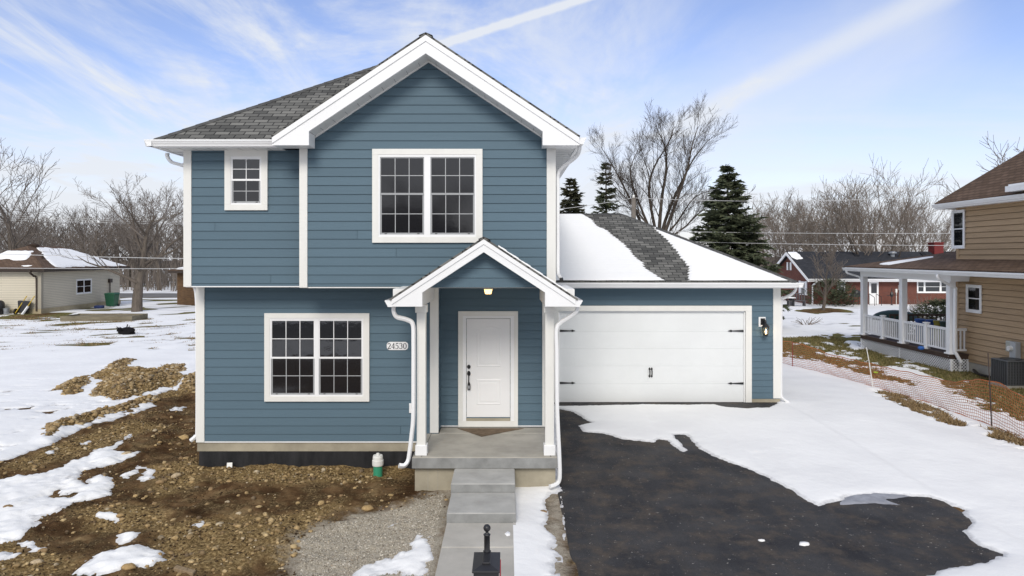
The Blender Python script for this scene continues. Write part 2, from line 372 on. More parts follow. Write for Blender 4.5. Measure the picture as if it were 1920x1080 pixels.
GRASS = [
 [(1380, 640), (1462, 633), (1540, 629), (1614, 622), (1640, 640), (1790, 690), (1830, 680), (2050, 720), (2050, 830), (1920, 787), (1862, 770), (1800, 747), (1720, 724), (1650, 713), (1600, 698), (1540, 681), (1462, 669), (1380, 662)],
 [(1650, 736), (1690, 742), (1740, 764), (1790, 784), (1817, 800), (1800, 807), (1770, 796), (1720, 776), (1690, 758), (1660, 750)],
 [(1843, 803), (1870, 806), (1920, 825), (2010, 850), (2010, 862), (1905, 833), (1860, 820)],
]
GRASS_SNOW = [[(1640, 688), (1700, 686), (1740, 703), (1795, 722), (1760, 728), (1700, 713), (1660, 703)], [(1588, 640), (1614, 638), (1614, 660), (1596, 655)], [(1530, 661), (1590, 668), (1610, 674), (1560, 670)], [(1690, 725), (1740, 715), (1800, 735), (1760, 738)]]
GRAVEL = [[(548, 1012), (605, 985), (680, 962), (760, 948), (800, 930), (846, 910), (838, 980), (822, 1080), (790, 1300), (500, 1300), (545, 1080)], [(1030, 925), (1052, 925), (1058, 1090), (1030, 1090)]]
TANST = [[(376, 885), (450, 872), (640, 872), (780, 880), (700, 900), (560, 908), (420, 903)], [(172, 709), (240, 680), (370, 700), (370, 740), (200, 752)], [(79, 828), (92, 802), (285, 746), (290, 755), (125, 806)], [(106, 733), (160, 708), (166, 722), (125, 743)], [(285, 880), (365, 862), (378, 900), (300, 930)], [(150, 960), (280, 945), (330, 985), (180, 990)], [(0, 880), (111, 832), (241, 790), (320, 800), (240, 820), (60, 880)], [(300, 980), (560, 960), (640, 940), (560, 1010), (420, 1080), (300, 1060)], [(-60, 1018), (60, 1025), (140, 1060), (80, 1090), (-60, 1090)], [(480, 1015), (560, 985), (600, 1020), (520, 1060)]]
UP = lambda L: [unproj(p) for p in L]
wDIRT, wSNOWP, wGRASS, wGS, wGRAVEL, wTAN = UP(DIRT), UP(SNOWP), UP(GRASS), UP(GRASS_SNOW), UP(GRAVEL), UP(TANST)
wDIRT.append(np.array([(-16, 5.3), (-.93, 5.3), (-.93, -1.5), (-16, -1.5)]))
wDRIVE, wSTRIP, wSLUSH = unproj(DRIVE_BARE), unproj(DOORSTRIP), unproj(SLUSH)
def fields(X, D):
    mx = lambda L: np.max([sdf(p, X, D) for p in L], axis=0)
    nz = .20 * fbm(X * 1.6, D * 1.6, 3, 3) + .13 * fbm(X * 6, D * 6, 4, 9)
    nz = nz + .07 * fbm(X * 19, D * 19, 3, 19, .7)
    nz2 = .05 * fbm(X * 2.2, D * 2.2, 3, 31) + .07 * fbm(X * 9, D * 9, 5, 33, .65)
    dirt = mx(wDIRT); grass = mx(wGRASS); patch = mx(wSNOWP); gs = mx(wGS)
    drive = np.maximum(sdf(wDRIVE, X, D), sdf(wSTRIP, X, D)); gravel = mx(wGRAVEL); tan = mx(wTAN)
    s = -dirt + nz * .8
    s = np.minimum(s, -grass + nz * 3.0 + .06)
    s = np.maximum(s, np.where(grass > -.3, (fbm(X * 1.9, D * 1.2, 5, 55, .72) - .20) * .5, -9))
    s = np.minimum(s, -drive + nz2 * .8)
    s = np.minimum(s, -sdf(wGRAVEL[1], X, D) + nz * .4)
    s = np.maximum(s, patch + nz * .75)
    s = np.maximum(s, gs + nz * 2.0)
    # thin, patchy cover further out: old grass pokes through
    tuft = fbm(X * 2.6, D * 1.9, 5, 21, .72) + .25 * fbm(X * .3, D * .3, 2, 25)
    th = .47 - .30 * sstep(D, 25, 36) * sstep(-X, 7, 12) + .12 * sstep(D, 60, 80)
    th = np.where((X > 6) & (D > 30), .42, th)
    farmask = sstep(D, 24, 30)
    s = np.minimum(s, np.where(farmask > 0, (th - tuft) * .5 + (1 - farmask) * 1.5, 9))
    # clods and stones poking through the snow near the rubble
    clod = fbm(X * 2.6, D * 2.6, 4, 77, .6)
    near = sstep(-X, 5.5, 7) * (1 - sstep(D, 22, 27))
    s = np.minimum(s, np.where(near > 0, (.44 - clod) * .6 + (1 - near) * 1.5, 9))
    return s, dirt, grass, gravel, tan, drive
def ground_h(X, D, dirt=None, tan=None, grass=None):
    h = base_h(X, D)
    if dirt is None:
        dirt = np.max([sdf(p, X, D) for p in wDIRT], axis=0); tan = np.max([sdf(p, X, D) for p in wTAN], axis=0)
    dm = sstep(dirt, -.2, .4)
    walk_away = sstep(np.abs(X + .36), .5, 1.2)
    h = h + dm * walk_away * (.07 * fbm(X * .9, D * .9, 3, 5) + .06 * fbm(X * 3.3, D * 3.3, 4, 6) + .034 * fbm(X * 11, D * 11, 4, 7, .65))
    mound = sdf(wDIRT[3], X, D); mound2 = sdf(wDIRT[2], X, D); rid = sdf(wDIRT[1], X, D)
    h = h + .34 * sstep(mound, -.4, 1.0) * (1 + .5 * fbm(X * 1.5, D * 1.5, 3, 8)) + .22 * sstep(mound2, -.3, .6) + .13 * sstep(rid, -.3, .25)
    h = h + .02 * fbm(X * .5, D * .5, 3, 12) * sstep(D, 20, 30)
    return h
def axis(fine0, fine1, step, lo, hi, grow=1.09, maxstep=12):
    a = list(np.arange(fine0, fine1 + 1e-6, step)); s = step; v = fine1
    while v < hi: s = min(s * grow, maxstep); v += s; a.append(v)
    s = step; v = fine0; b = []
    while v > lo: s = min(s * grow, maxstep); v -= s; b.append(v)
    return np.array(b[::-1] + a)
gx = axis(-11.5, 12.5, .042, -330, 330); gy = axis(7.4, 25.0, .04, -60, 700, 1.045, 14)
GX, GY = np.meshgrid(gx, gy)
S, Fdirt, Fgrass, Fgravel, Ftan, Fdrive = fields(GX, GY)
GH = ground_h(GX, GY, Fdirt, Ftan)
def grid_object(name, X, Y, Z, keep, mat_, attrs=None, smooth=True):
    ny, nx = X.shape; idx = np.arange(ny * nx).reshape(ny, nx)
    q = np.stack([idx[:-1, :-1], idx[:-1, 1:], idx[1:, 1:], idx[1:, :-1]], -1).reshape(-1, 4)
    if keep is not None:
        k = (keep[:-1, :-1] | keep[:-1, 1:] | keep[1:, 1:] | keep[1:, :-1]).reshape(-1); q = q[k]
    used = np.unique(q); rem = np.full(ny * nx, -1); rem[used] = np.arange(len(used)); q = rem[q]
    co = np.stack([X.ravel()[used], Y.ravel()[used], Z.ravel()[used]], -1).astype(np.float32)
    me = bpy.data.meshes.new(name); me.vertices.add(len(co)); me.vertices.foreach_set('co', co.ravel())
    me.loops.add(q.size); me.loops.foreach_set('vertex_index', q.ravel().astype(np.int32))
    me.polygons.add(len(q)); me.polygons.foreach_set('loop_start', np.arange(0, q.size, 4, dtype=np.int32))
    me.polygons.foreach_set('use_smooth', np.full(len(q), smooth)); me.update(calc_edges=True)
    for k, v in (attrs or {}).items():
        a = me.attributes.new(k, 'FLOAT', 'POINT'); a.data.foreach_set('value', v.ravel()[used].astype(np.float32))
    me.materials.append(mat_); o = bpy.data.objects.new(name, me); COL.objects.link(o)
    return o
def ground_mat():
    m = bpy.data.materials.new('bare_earth'); m.use_nodes = True; nt = m.node_tree; b = nt.nodes['Principled BSDF']; L = nt.links
    b.inputs['Roughness'].default_value = 1; b.inputs['Specular IOR Level'].default_value = .03
    tc = nt.nodes.new('ShaderNodeTexCoord')
    def noise(s, d=8, r=.65):
        t = nt.nodes.new('ShaderNodeTexNoise'); t.inputs['Scale'].default_value = s; t.inputs['Detail'].default_value = d; t.inputs['Roughness'].default_value = r
        L.new(tc.outputs['Object'], t.inputs['Vector']); return t.outputs['Fac']
    def ramp(v, stops):
        r = nt.nodes.new('ShaderNodeValToRGB'); L.new(v, r.inputs[0]); e = r.color_ramp.elements
        e[0].position, e[0].color = stops[0][0], (*stops[0][1], 1); e[1].position, e[1].color = stops[-1][0], (*stops[-1][1], 1)
        for p, c in stops[1:-1]: q = e.new(p); q.color = (*c, 1)
        return r.outputs[0]
    def attr(n):
        a = nt.nodes.new('ShaderNodeAttribute'); a.attribute_name = n; return a.outputs['Fac']
    def mix(f, a, c):
        x = nt.nodes.new('ShaderNodeMix'); x.data_type = 'RGBA'; L.new(f, x.inputs['Factor']); L.new(a, x.inputs['A']); L.new(c, x.inputs['B']); return x.outputs['Result']
    def mr(v, a, c, n=None, amt=.5):
        if n is not None:
            q = nt.nodes.new('ShaderNodeMath'); q.operation = 'MULTIPLY_ADD'; L.new(n, q.inputs[0]); q.inputs[1].default_value = amt
            L.new(v, q.inputs[2]); v = q.outputs[0]
        o = nt.nodes.new('ShaderNodeMapRange'); o.interpolation_type = 'SMOOTHSTEP'; L.new(v, o.inputs[0]); o.inputs[1].default_value = a; o.inputs[2].default_value = c; return o.outputs[0]
    dirt = ramp(noise(1.6, 9, .62), [(.32, (.036, .021, .011)), (.46, (.088, .050, .025)), (.57, (.172, .107, .054)), (.71, (.34, .245, .125))])
    fine = ramp(noise(26, 8, .7), [(.36, (.036, .023, .013)), (.53, (.115, .078, .040)), (.68, (.36, .265, .14))])
    dirt = mix(mr(noise(2.3, 6), .44, .62), dirt, fine)
    tan = ramp(noise(22, 8, .7), [(.32, (.06, .038, .018)), (.5, (.22, .15, .068)), (.66, (.47, .345, .17))])
    gravel = ramp(noise(45, 8, .8), [(.3, (.19, .165, .13)), (.5, (.42, .375, .30)), (.7, (.62, .57, .48))])
    grass = ramp(noise(4, 9, .7), [(.3, (.06, .058, .02)), (.46, (.125, .118, .042)), (.6, (.19, .16, .07)), (.75, (.15, .10, .05))])
    n1 = noise(2.5, 6)
    c = mix(mr(attr('tan'), .25, .85, n1, .5), dirt, tan)
    c = mix(mr(attr('gravel'), .70, 1.22, noise(4.5, 8, .7), 1.0), c, gravel)
    c = mix(mr(attr('grass'), .3, .7, n1, .3), c, grass)
    L.new(c, b.inputs['Base Color'])
    bp = nt.nodes.new('ShaderNodeBump'); bp.inputs['Strength'].default_value = .9; bp.inputs['Distance'].default_value = .03
    L.new(noise(30, 8, .75), bp.inputs['Height']); L.new(bp.outputs[0], b.inputs['Normal'])
    return m
def snow_mat():
    m = bpy.data.materials.new('snow'); m.use_nodes = True; nt = m.node_tree; b = nt.nodes['Principled BSDF']; L = nt.links
    b.inputs['Roughness'].default_value = .75; b.inputs['Specular IOR Level'].default_value = .2
    tc = nt.nodes.new('ShaderNodeTexCoord'); h = None
    for s, w in ((1.2, 1.0), (7, .35), (60, .08)):
        t = nt.nodes.new('ShaderNodeTexNoise'); t.inputs['Scale'].default_value = s; t.inputs['Detail'].default_value = 4; L.new(tc.outputs['Object'], t.inputs['Vector'])
        q = nt.nodes.new('ShaderNodeMath'); q.operation = 'MULTIPLY'; q.inputs[1].default_value = w; L.new(t.outputs['Fac'], q.inputs[0])
        if h is None: h = q.outputs[0]
        else:
            a = nt.nodes.new('ShaderNodeMath'); L.new(h, a.inputs[0]); L.new(q.outputs[0], a.inputs[1]); h = a.outputs[0]
    at = nt.nodes.new('ShaderNodeAttribute'); at.attribute_name = 'thin'
    gn = nt.nodes.new('ShaderNodeTexNoise'); gn.inputs['Scale'].default_value = 11; gn.inputs['Detail'].default_value = 7; gn.inputs['Roughness'].default_value = .7; L.new(tc.outputs['Object'], gn.inputs['Vector'])
    ml = nt.nodes.new('ShaderNodeMath'); ml.operation = 'MULTIPLY'; L.new(at.outputs['Fac'], ml.inputs[0]); L.new(gn.outputs['Fac'], ml.inputs[1])
    mm = nt.nodes.new('ShaderNodeMapRange'); L.new(ml.outputs[0], mm.inputs[0]); mm.inputs[1].default_value = .18; mm.inputs[2].default_value = .62
    g2 = nt.nodes.new('ShaderNodeTexNoise'); g2.inputs['Scale'].default_value = .7; g2.inputs['Detail'].default_value = 6; L.new(tc.outputs['Object'], g2.inputs['Vector'])
    rr_ = nt.nodes.new('ShaderNodeValToRGB'); L.new(g2.outputs['Fac'], rr_.inputs[0]); rr_.color_ramp.elements[0].position = .35; rr_.color_ramp.elements[0].color = (.82, .82, .82, 1); rr_.color_ramp.elements[1].position = .6; rr_.color_ramp.elements[1].color = (.88, .88, .875, 1)
    xm = nt.nodes.new('ShaderNodeMix'); xm.data_type = 'RGBA'; L.new(mm.outputs[0], xm.inputs['Factor']); L.new(rr_.outputs[0], xm.inputs['A']); xm.inputs['B'].default_value = (.50, .50, .51, 1); L.new(xm.outputs['Result'], b.inputs['Base Color'])
    bp = nt.nodes.new('ShaderNodeBump'); bp.inputs['Strength'].default_value = .5; bp.inputs['Distance'].default_value = .06
    L.new(h, bp.inputs['Height']); L.new(bp.outputs[0], b.inputs['Normal'])
    return m
M['snow'] = snow_mat()
farg = sstep(GY, 24, 30)
gattr = {'tan': sstep(Ftan, -.35, .45), 'gravel': sstep(Fgravel, -.7, .75), 'grass': np.maximum(sstep(Fgrass, -.3, .1), farg * (1 - sstep(Fdirt, -.2, .1)))}
ground = tag(grid_object('ground', GX, GY, GH, None, ground_mat(), gattr), 'bare brown earth and winter lawn around the houses', 'ground', kind='structure')
# snow: a sheet with real thickness that dives below the earth where it has melted away
thick = np.where(S > 0, .045 * (1 - np.exp(-np.maximum(S, 0) / .10)) + .006 * fbm(GX * 2, GY * 2, 3, 14), S * .45)
drift = .02 * fbm(GX * .45, GY * .45, 3, 15) * sstep(S, .2, 1.0)
tr_ = GX - 4.0 - .012 * (GY - 14) ** 2
trk = np.exp(-((np.abs(tr_) - .75) / .13) ** 2) * sstep(GY, 8, 12) * (1 - sstep(GY, 17, 18)) * (S > .1)
thick = thick - .016 * trk * (1 + .5 * fbm(GX * 6, GY * 6, 3, 88))
onroad = sstep(GX, .75, .95) * (1 - sstep(GX, 7.0, 7.2)) * (1 - sstep(GY, 18.0, 18.05)) * .03
snowz = base_h(GX, GY) + np.where(S > .25, 0, 0) + (GH - base_h(GX, GY)) * (1 - .35 * sstep(S, 0, .5)) + thick + drift * (S > 0) + onroad
inhouse = ((GX > -5.9) & (GX < .85) & (GY > 13.5) & (GY < 26)) | ((GX > .8) & (GX < 7.0) & (GY > 18.0) & (GY < 25)) | ((GX > -1.58) & (GX < .84) & (GY > 11.9) & (GY < 14)) | ((GX > -.84) & (GX < .1) & (GY < 11.9) & (GY > 4))
tag(grid_object('snow', GX, GY, snowz, (S > -.09) & ~inhouse, M['snow'], {'thin': 1 - sstep(S, .0, .12)}), 'thin melting snow cover over the yards and driveway', 'snow', kind='structure')

def drive_mat():
    m = bpy.data.materials.new('asphalt'); m.use_nodes = True; nt = m.node_tree; b = nt.nodes['Principled BSDF']; L = nt.links
    b.inputs['Roughness'].default_value = .8; b.inputs['Specular IOR Level'].default_value = .3
    tc = nt.nodes.new('ShaderNodeTexCoord')
    def noise(s, d, st=(1, 1, 1), r=.65, rot=0):
        mp = nt.nodes.new('ShaderNodeMapping'); mp.inputs['Scale'].default_value = st; mp.inputs['Rotation'].default_value = (0, 0, R(rot)); L.new(tc.outputs['Object'], mp.inputs[0])
        t = nt.nodes.new('ShaderNodeTexNoise'); t.inputs['Scale'].default_value = s; t.inputs['Detail'].default_value = d; t.inputs['Roughness'].default_value = r
        L.new(mp.outputs[0], t.inputs['Vector']); return t.outputs['Fac']
    def ramp(v, stops):
        r = nt.nodes.new('ShaderNodeValToRGB'); L.new(v, r.inputs[0]); e = r.color_ramp.elements
        e[0].position, e[0].color = stops[0][0], (*stops[0][1], 1); e[1].position, e[1].color = stops[-1][0], (*stops[-1][1], 1)
        for p, c in stops[1:-1]: q = e.new(p); q.color = (*c, 1)
        return r.outputs[0]
    def mix(f, a, c, mode='MIX'):
        x = nt.nodes.new('ShaderNodeMix'); x.data_type = 'RGBA'; x.blend_type = mode
        if isinstance(f, float): x.inputs['Factor'].default_value = f
        else: L.new(f, x.inputs['Factor'])
        L.new(a, x.inputs['A']); L.new(c, x.inputs['B']); return x.outputs['Result']
    base = ramp(noise(.9, 9, r=.6), [(.32, (.020, .020, .023)), (.5, (.036, .036, .039)), (.68, (.062, .060, .060))])
    grain = ramp(noise(120, 3, r=.8), [(.3, (.45, .45, .46)), (.7, (1.6, 1.6, 1.58))])
    c = mix(1.0, base, grain, 'MULTIPLY')
    tracks = nt.nodes.new('ShaderNodeMapRange'); L.new(noise(3.0, 5, (3, .10, 1), .6, 14), tracks.inputs[0]); tracks.inputs[1].default_value = .5; tracks.inputs[2].default_value = .8; tracks.inputs[4].default_value = .5
    c = mix(tracks.outputs[0], c, ramp(noise(5, 3), [(.3, (.06, .054, .048)), (.7, (.075, .066, .055))]))
    mud = nt.nodes.new('ShaderNodeMapRange'); L.new(noise(2.2, 9, r=.7), mud.inputs[0]); mud.inputs[1].default_value = .47; mud.inputs[2].default_value = .66; mud.inputs[4].default_value = .75
    c = mix(mud.outputs[0], c, ramp(noise(20, 3), [(.3, (.07, .055, .042)), (.7, (.12, .095, .07))]))
    sp = nt.nodes.new('ShaderNodeMapRange'); L.new(noise(16, 6, r=.7), sp.inputs[0]); sp.inputs[1].default_value = .645; sp.inputs[2].default_value = .67
    c = mix(sp.outputs[0], c, ramp(noise(9, 2), [(.3, (.25, .22, .18)), (.7, (.4, .38, .35))]))
    L.new(c, b.inputs['Base Color'])
    bp = nt.nodes.new('ShaderNodeBump'); bp.inputs['Strength'].default_value = .6; bp.inputs['Distance'].default_value = .008
    L.new(noise(150, 3), bp.inputs['Height']); L.new(bp.outputs[0], b.inputs['Normal'])
    return m
dx = np.arange(.80, 7.16, .06); dy = np.arange(1.0, 17.95, .06); DX, DY = np.meshgrid(dx, dy)
edge = np.minimum(DX - (.80 + .05 * fbm(DY * 1.5, DY * 0, 3, 41)), 7.12 - DX)
DZ = base_h(DX, DY) + .028 - .12 * (1 - sstep(edge, -.02, .09)) + .004 * fbm(DX * 1.1, DY * 1.1, 3, 42)
tag(grid_object('driveway', DX, DY, DZ, None, drive_mat()), 'black asphalt driveway in front of the garage', 'driveway', kind='structure')
M['slush'] = mat('grey_slush', (.30, .305, .33), .5, .4, var=.25, vscale=6, bump=.3, bscale=30)
sx = np.arange(4.5, 8.5, .05); sy = np.arange(10.5, 13.0, .04); SX, SY = np.meshgrid(sx, sy)
sl = sdf(wSLUSH, SX, SY) + .06 * fbm(SX * 5, SY * 5, 4, 50)
tag(grid_object('slush', SX, SY, base_h(SX, SY) + .028 + np.clip(sl * .2, -.03, .014), sl > -.05, M['slush']), 'wet grey slush at the edge of the driveway snow', 'slush', kind='structure')
M['road'] = mat('road_asphalt', (.16, .155, .15), .9, .2, var=.15, vscale=.5)
rb = MB(); rb.box(-140, 60, 66, 73, -.1, .085); tag(rb.build('road', M['road']), 'grey street beyond the back yards', 'road', kind='structure')

# ------------------------------------------------------------------ the blue house
EXPO = .1617
YL, YG, YW, YD, YA = 12.83, 12.55, 13.35, 13.83, 17.96
XL, XGL, XR, XA = -5.94, -3.736, .869, 7.06
ZS = 5.96          # soffit height
ZB = 3.44          # underside of the upper floor
house = empty('house', (-2.5, 13.35, 0), 'new two storey blue lap sided house with white trim and attached garage', 'house')
def siding(mb, a0, a1, z0, z1, phase, e=EXPO, lo=None, hi=None, proud=.018, joints=None, gap=.004):
    """lap boards on frame mb.T; lo(z), hi(z) give the clipped ends"""
    k = math.floor((z0 - phase) / e); zb = phase + k * e
    rnd = random.Random(int(phase * 1000) + int(a0 * 100))
    while zb < z1 - 1e-4:
        b0, b1 = max(zb, z0), min(zb + e, z1)
        l = lo or (lambda z: a0); h = hi or (lambda z: a1)
        f = lambda z: .004 + (proud - .004) * (1 - (z - zb) / e)
        if h(b0) - l(b0) > .01:
            cuts = [0, 1]
            if joints and rnd.random() < joints and b1 - b0 > .1: cuts = [0, rnd.uniform(.15, .85), 1]
            for ci in range(len(cuts) - 1):
                def A(t, z, side):
                    g = 0
                    if 0 < t < 1: g = .003 if side == 0 else -.003
                    return l(z) + (h(z) - l(z)) * t + g
                t0, t1 = cuts[ci], cuts[ci + 1]
                bb = min(b0 + gap, b1); q = [(A(t0, bb, 0), f(b0), bb), (A(t1, bb, 1), f(b0), bb), (A(t1, b1, 1), f(b1), b1), (A(t0, b1, 0), f(b1), b1)]
                mb.add(q + [(A(t0, bb, 0), -.012, bb + .003), (A(t1, bb, 1), -.012, bb + .003)], [(0, 1, 2, 3), (4, 5, 1, 0)])
        zb += e
def wall(name, T, parent, **k):
    mb = MB(T); siding(mb, **k); return mb
FT = lambda y: wallT(0, y, 1, 0)              # front-facing wall in the plane Y = y
# upper floor, left section / gable section
mb = MB(FT(YL)); siding(mb, XL, XGL, ZB, ZS, 5.592, joints=.1); mb.build('wall', M['siding'], house)
RZ0, RS = 6.067, .667                          # main gable: eave height, slope
GXC, GHW = -1.41, 2.676
apex = RZ0 + GHW * RS
mb = MB(FT(YG)); off = .27
siding(mb, XGL, XR, ZB, apex - .22, 5.598, lo=lambda z: max(XGL, GXC - (apex - off - z) / RS), hi=lambda z: min(XR, GXC + (apex - off - z) / RS), joints=.12)
mb.build('wall', M['siding'], house)
b = MB(); b.box(XGL, XGL + .02, YG, YL, ZB, ZS); b.build('wall_return', M['siding'], house)
# lower floor, entry and side walls
mb = MB(FT(YW)); siding(mb, XL, -1.31, .432, ZB, 3.158, joints=.12); mb.build('wall', M['siding'], house)
mb = MB(FT(YD)); siding(mb, -1.327, XR, .60, ZB + .3, 2.6755); mb.build('wall', M['siding'], house)
mb = MB(wallT(-1.327, YW, 0, 1)); siding(mb, 0, YD - YW, .60, ZB, 3.158); mb.build('wall', M['siding'], house)   # faces right into the porch
mb = MB(wallT(XL, 22, 0, -1)); siding(mb, 0, 22 - YW, .432, ZB, 3.158); siding(mb, 0, 22 - YL, ZB, ZS, 5.592); mb.build('wall', M['siding'], house)
mb = MB(wallT(XR, YG, 0, 1)); siding(mb, 0, 9.4, ZB, ZS, 5.598); siding(mb, YD - YG, YA - YG, .6, ZB, 3.158); mb.build('wall', M['siding'], house)
# solid core so no light leaks, set behind every face
c = MB(); c.box(XL + .03, XGL, YL + .03, 22, ZB + .01, ZS - .01); c.box(XGL + .03, XR - .03, YG + .03, 22, ZB + .01, ZS - .01)
c.prism([(GXC - 2.2, YG + .03, ZS), (GXC + 2.2, YG + .03, ZS), (GXC, YG + .03, ZS + 1.4)], (0, 1.5, 0))
c.box(XL + .03, -1.36, YW + .03, 22, -.4, ZB); c.box(-1.36, XR - .03, YD + .03, 22, -.4, ZB)
c.box(XR - .05, XA - .03, YA + .13, 24.4, -.4, 3.19); c.build('structural_core', M['siding'], house)
# underside of the overhanging upper floor
s = MB(); s.box(XL, XGL, YL, YW, ZB - .02, ZB); s.box(XGL, XR, YG, YW, ZB - .02, ZB); s.box(-1.36, XR, YW, YD, ZB - .02, ZB)
s.build('soffit', M['soffit'], house)
fl = MB(); fl.box(XL, XGL - .005, YL - .022, YL, ZB - .014, ZB + .004); fl.build('drip_edge', M['alu'], house)
st = MB(); st.box(XL, -1.31, YW - .022, YW, .412, .434); st.box(-1.327, XR, YD - .02, YD, .602, .622); st.build('starter_strip', M['alu'], house)
# corner boards
def corner(x0, x1, y, z0, z1, th=.03, side=None):
    b = MB(); b.box(x0, x1, y - th, y + .01, z0, z1)
    if side == 'l': b.box(x0, x0 + .03, y + .01, y + .15, z0, z1)
    if side == 'r': b.box(x1 - .03, x1, y + .01, y + .15, z0, z1)
    return b.build('corner_board', M['trim'], house, bevel=.004)
corner(XL - .03, XL + .115, YL, ZB - .01, ZS, side='l'); corner(XGL - .01, XGL + .135, YG, ZB - .012, ZS + .03)
corner(XR - .145, XR + .02, YG, ZB - .012, ZS + .03, side='r'); corner(XL - .03, XL + .13, YW, .415, ZB - .021, side='l')
corner(-1.475, -1.31, YW, .60, ZB - .021); corner(XR - .16, XR + .02, YD, .60, ZB - .021)
# windows
def window(T, a0, a1, b0, b1, units, tb, fr, meet, cols, rows, low_screen=True, full_screen=False, trimw=None, parent=None, name='window', tm=None, fm=None):
    """outer casing a0..a1 x b0..b1; tb = casing width; units = list of (a0,a1) of the glass openings incl. sash"""
    parent = parent or house
    w = MB(T); tl, tr, tt, tbm = tb
    w.box(a0, a1, .0, .042, b1 - tt, b1); w.box(a0, a1, .0, .042, b0, b0 + tbm)
    w.box(a0, a0 + tl, 0, .042, b0 + tbm, b1 - tt); w.box(a1 - tr, a1, 0, .042, b0 + tbm, b1 - tt)
    wo = w.build(name, tm or M['trim'], parent, bevel=.003)
    f = MB(T); ia0, ia1, ib0, ib1 = a0 + tl, a1 - tr, b0 + tbm, b1 - tt
    f.box(ia0, ia1, .004, .034, ib1 - fr, ib1); f.box(ia0, ia1, .004, .034, ib0, ib0 + fr)
    xs = [ia0] + [v for u in units for v in u] + [ia1]
    for i in range(0, len(xs), 2): f.box(xs[i], xs[i + 1], .004, .034, ib0 + fr, ib1 - fr)
    f.build('frame', fm or M['white'], wo, bevel=.002)
    for (u0, u1) in units:
        zb0, zb1 = ib0 + fr, ib1 - fr; zm = zb0 + (zb1 - zb0) * meet; sw = .03
        us = MB(T); m1 = M['screen'] if full_screen else (fm or M['white'])
        us.box(u0, u1, .006, .026, zb1 - sw * .7, zb1); us.box(u0, u1, .006, .031, zm - .005, zm + sw)
        us.box(u0, u0 + sw * .6, .006, .026, zm + sw, zb1 - sw * .7); us.box(u1 - sw * .6, u1, .006, .026, zm + sw, zb1 - sw * .7)
        us.build('upper_sash', m1 if full_screen else (fm or M['white']), wo)
        ls = MB(T); ls.box(u0, u1, .006, .022, zb0, zb0 + sw * 1.1); ls.box(u0, u0 + sw, .006, .022, zb0 + sw * 1.1, zm - .006); ls.box(u1 - sw, u1, .006, .022, zb0 + sw * 1.1, zm - .006)
        ls.build('lower_sash', M['screen'] if low_screen else (fm or M['white']), wo)
        for (q0, q1, p0, p1, mm) in ((u0 + sw * .6, u1 - sw * .6, zm + sw, zb1 - sw * .7, M['muntin'] if full_screen else (fm or M['white'])), (u0 + sw, u1 - sw, zb0 + sw * 1.1, zm - .006, M['muntin'] if low_screen else (fm or M['white']))):
            g = MB(T); g.box(q0 - .004, q1 + .004, .004, .017, p0 - .004, p1 + .004); g.build('pane', M['sglass'] if (full_screen or (low_screen and mm is M['muntin'])) else M['glass'], wo)
            if cols * rows > 1:
                mt = MB(T)
                for k in range(1, cols): v = q0 + (q1 - q0) * k / cols; mt.box(v - .0065, v + .0065, .0165, .021, p0, p1)
                for k in range(1, rows): v = p0 + (p1 - p0) * k / rows; mt.box(q0, q1, .0165, .0205, v - .0065, v + .0065)
                mt.build('muntin_grid', mm, wo)
        if low_screen and cols > 1:
            for q in (.13, .87): lt = MB(T); a = u0 + (u1 - u0) * q; lt.box(a - .02, a + .02, .022, .027, zb0 + .008, zb0 + .022); lt.build('latch', M['black'], wo)
    return wo
pw = lambda x, s: (x - 950) / s
def pxu(v, s, off, z): return (off + v / z - 950) / s
def win_from(y, s, zx, ox, oy, out, inner, units, fr, meet, cols, rows, **k):
    ax = lambda v: (ox + v / zx - 950) / s
    bz = lambda v: CZ - (oy + v / zx - 480) / s
    a0, a1, b1, b0 = ax(out[0]), ax(out[1]), bz(out[2]), bz(out[3])
    i0, i1, j1, j0 = ax(inner[0]), ax(inner[1]), bz(inner[2]), bz(inner[3])
    return window(FT(y - .012), a0, a1, b0, b1, [(ax(u), ax(v)) for u, v in units], (i0 - a0, a1 - i1, b1 - j1, j0 - b0), fr, meet, cols, rows, **k)
win_from(YW, 97.4, 5.683, 490, 580, (40, 1155, 40, 978), (98, 1092, 94, 922), [(110, 574), (618, 1081)], .028, .485, 3, 2)
win_from(YG, 103.6, 5.4, 690, 270, (47, 1160, 53, 1000), (108, 1095, 112, 940), [(125, 571), (634, 1081)], .04, .515, 3, 2, full_screen=True)
win_from(YL, 101.4, 3.6, 330, 260, (333, 622, 76, 484), (374, 581, 122, 446), [(380, 574)], .03, .50, 2, 2)
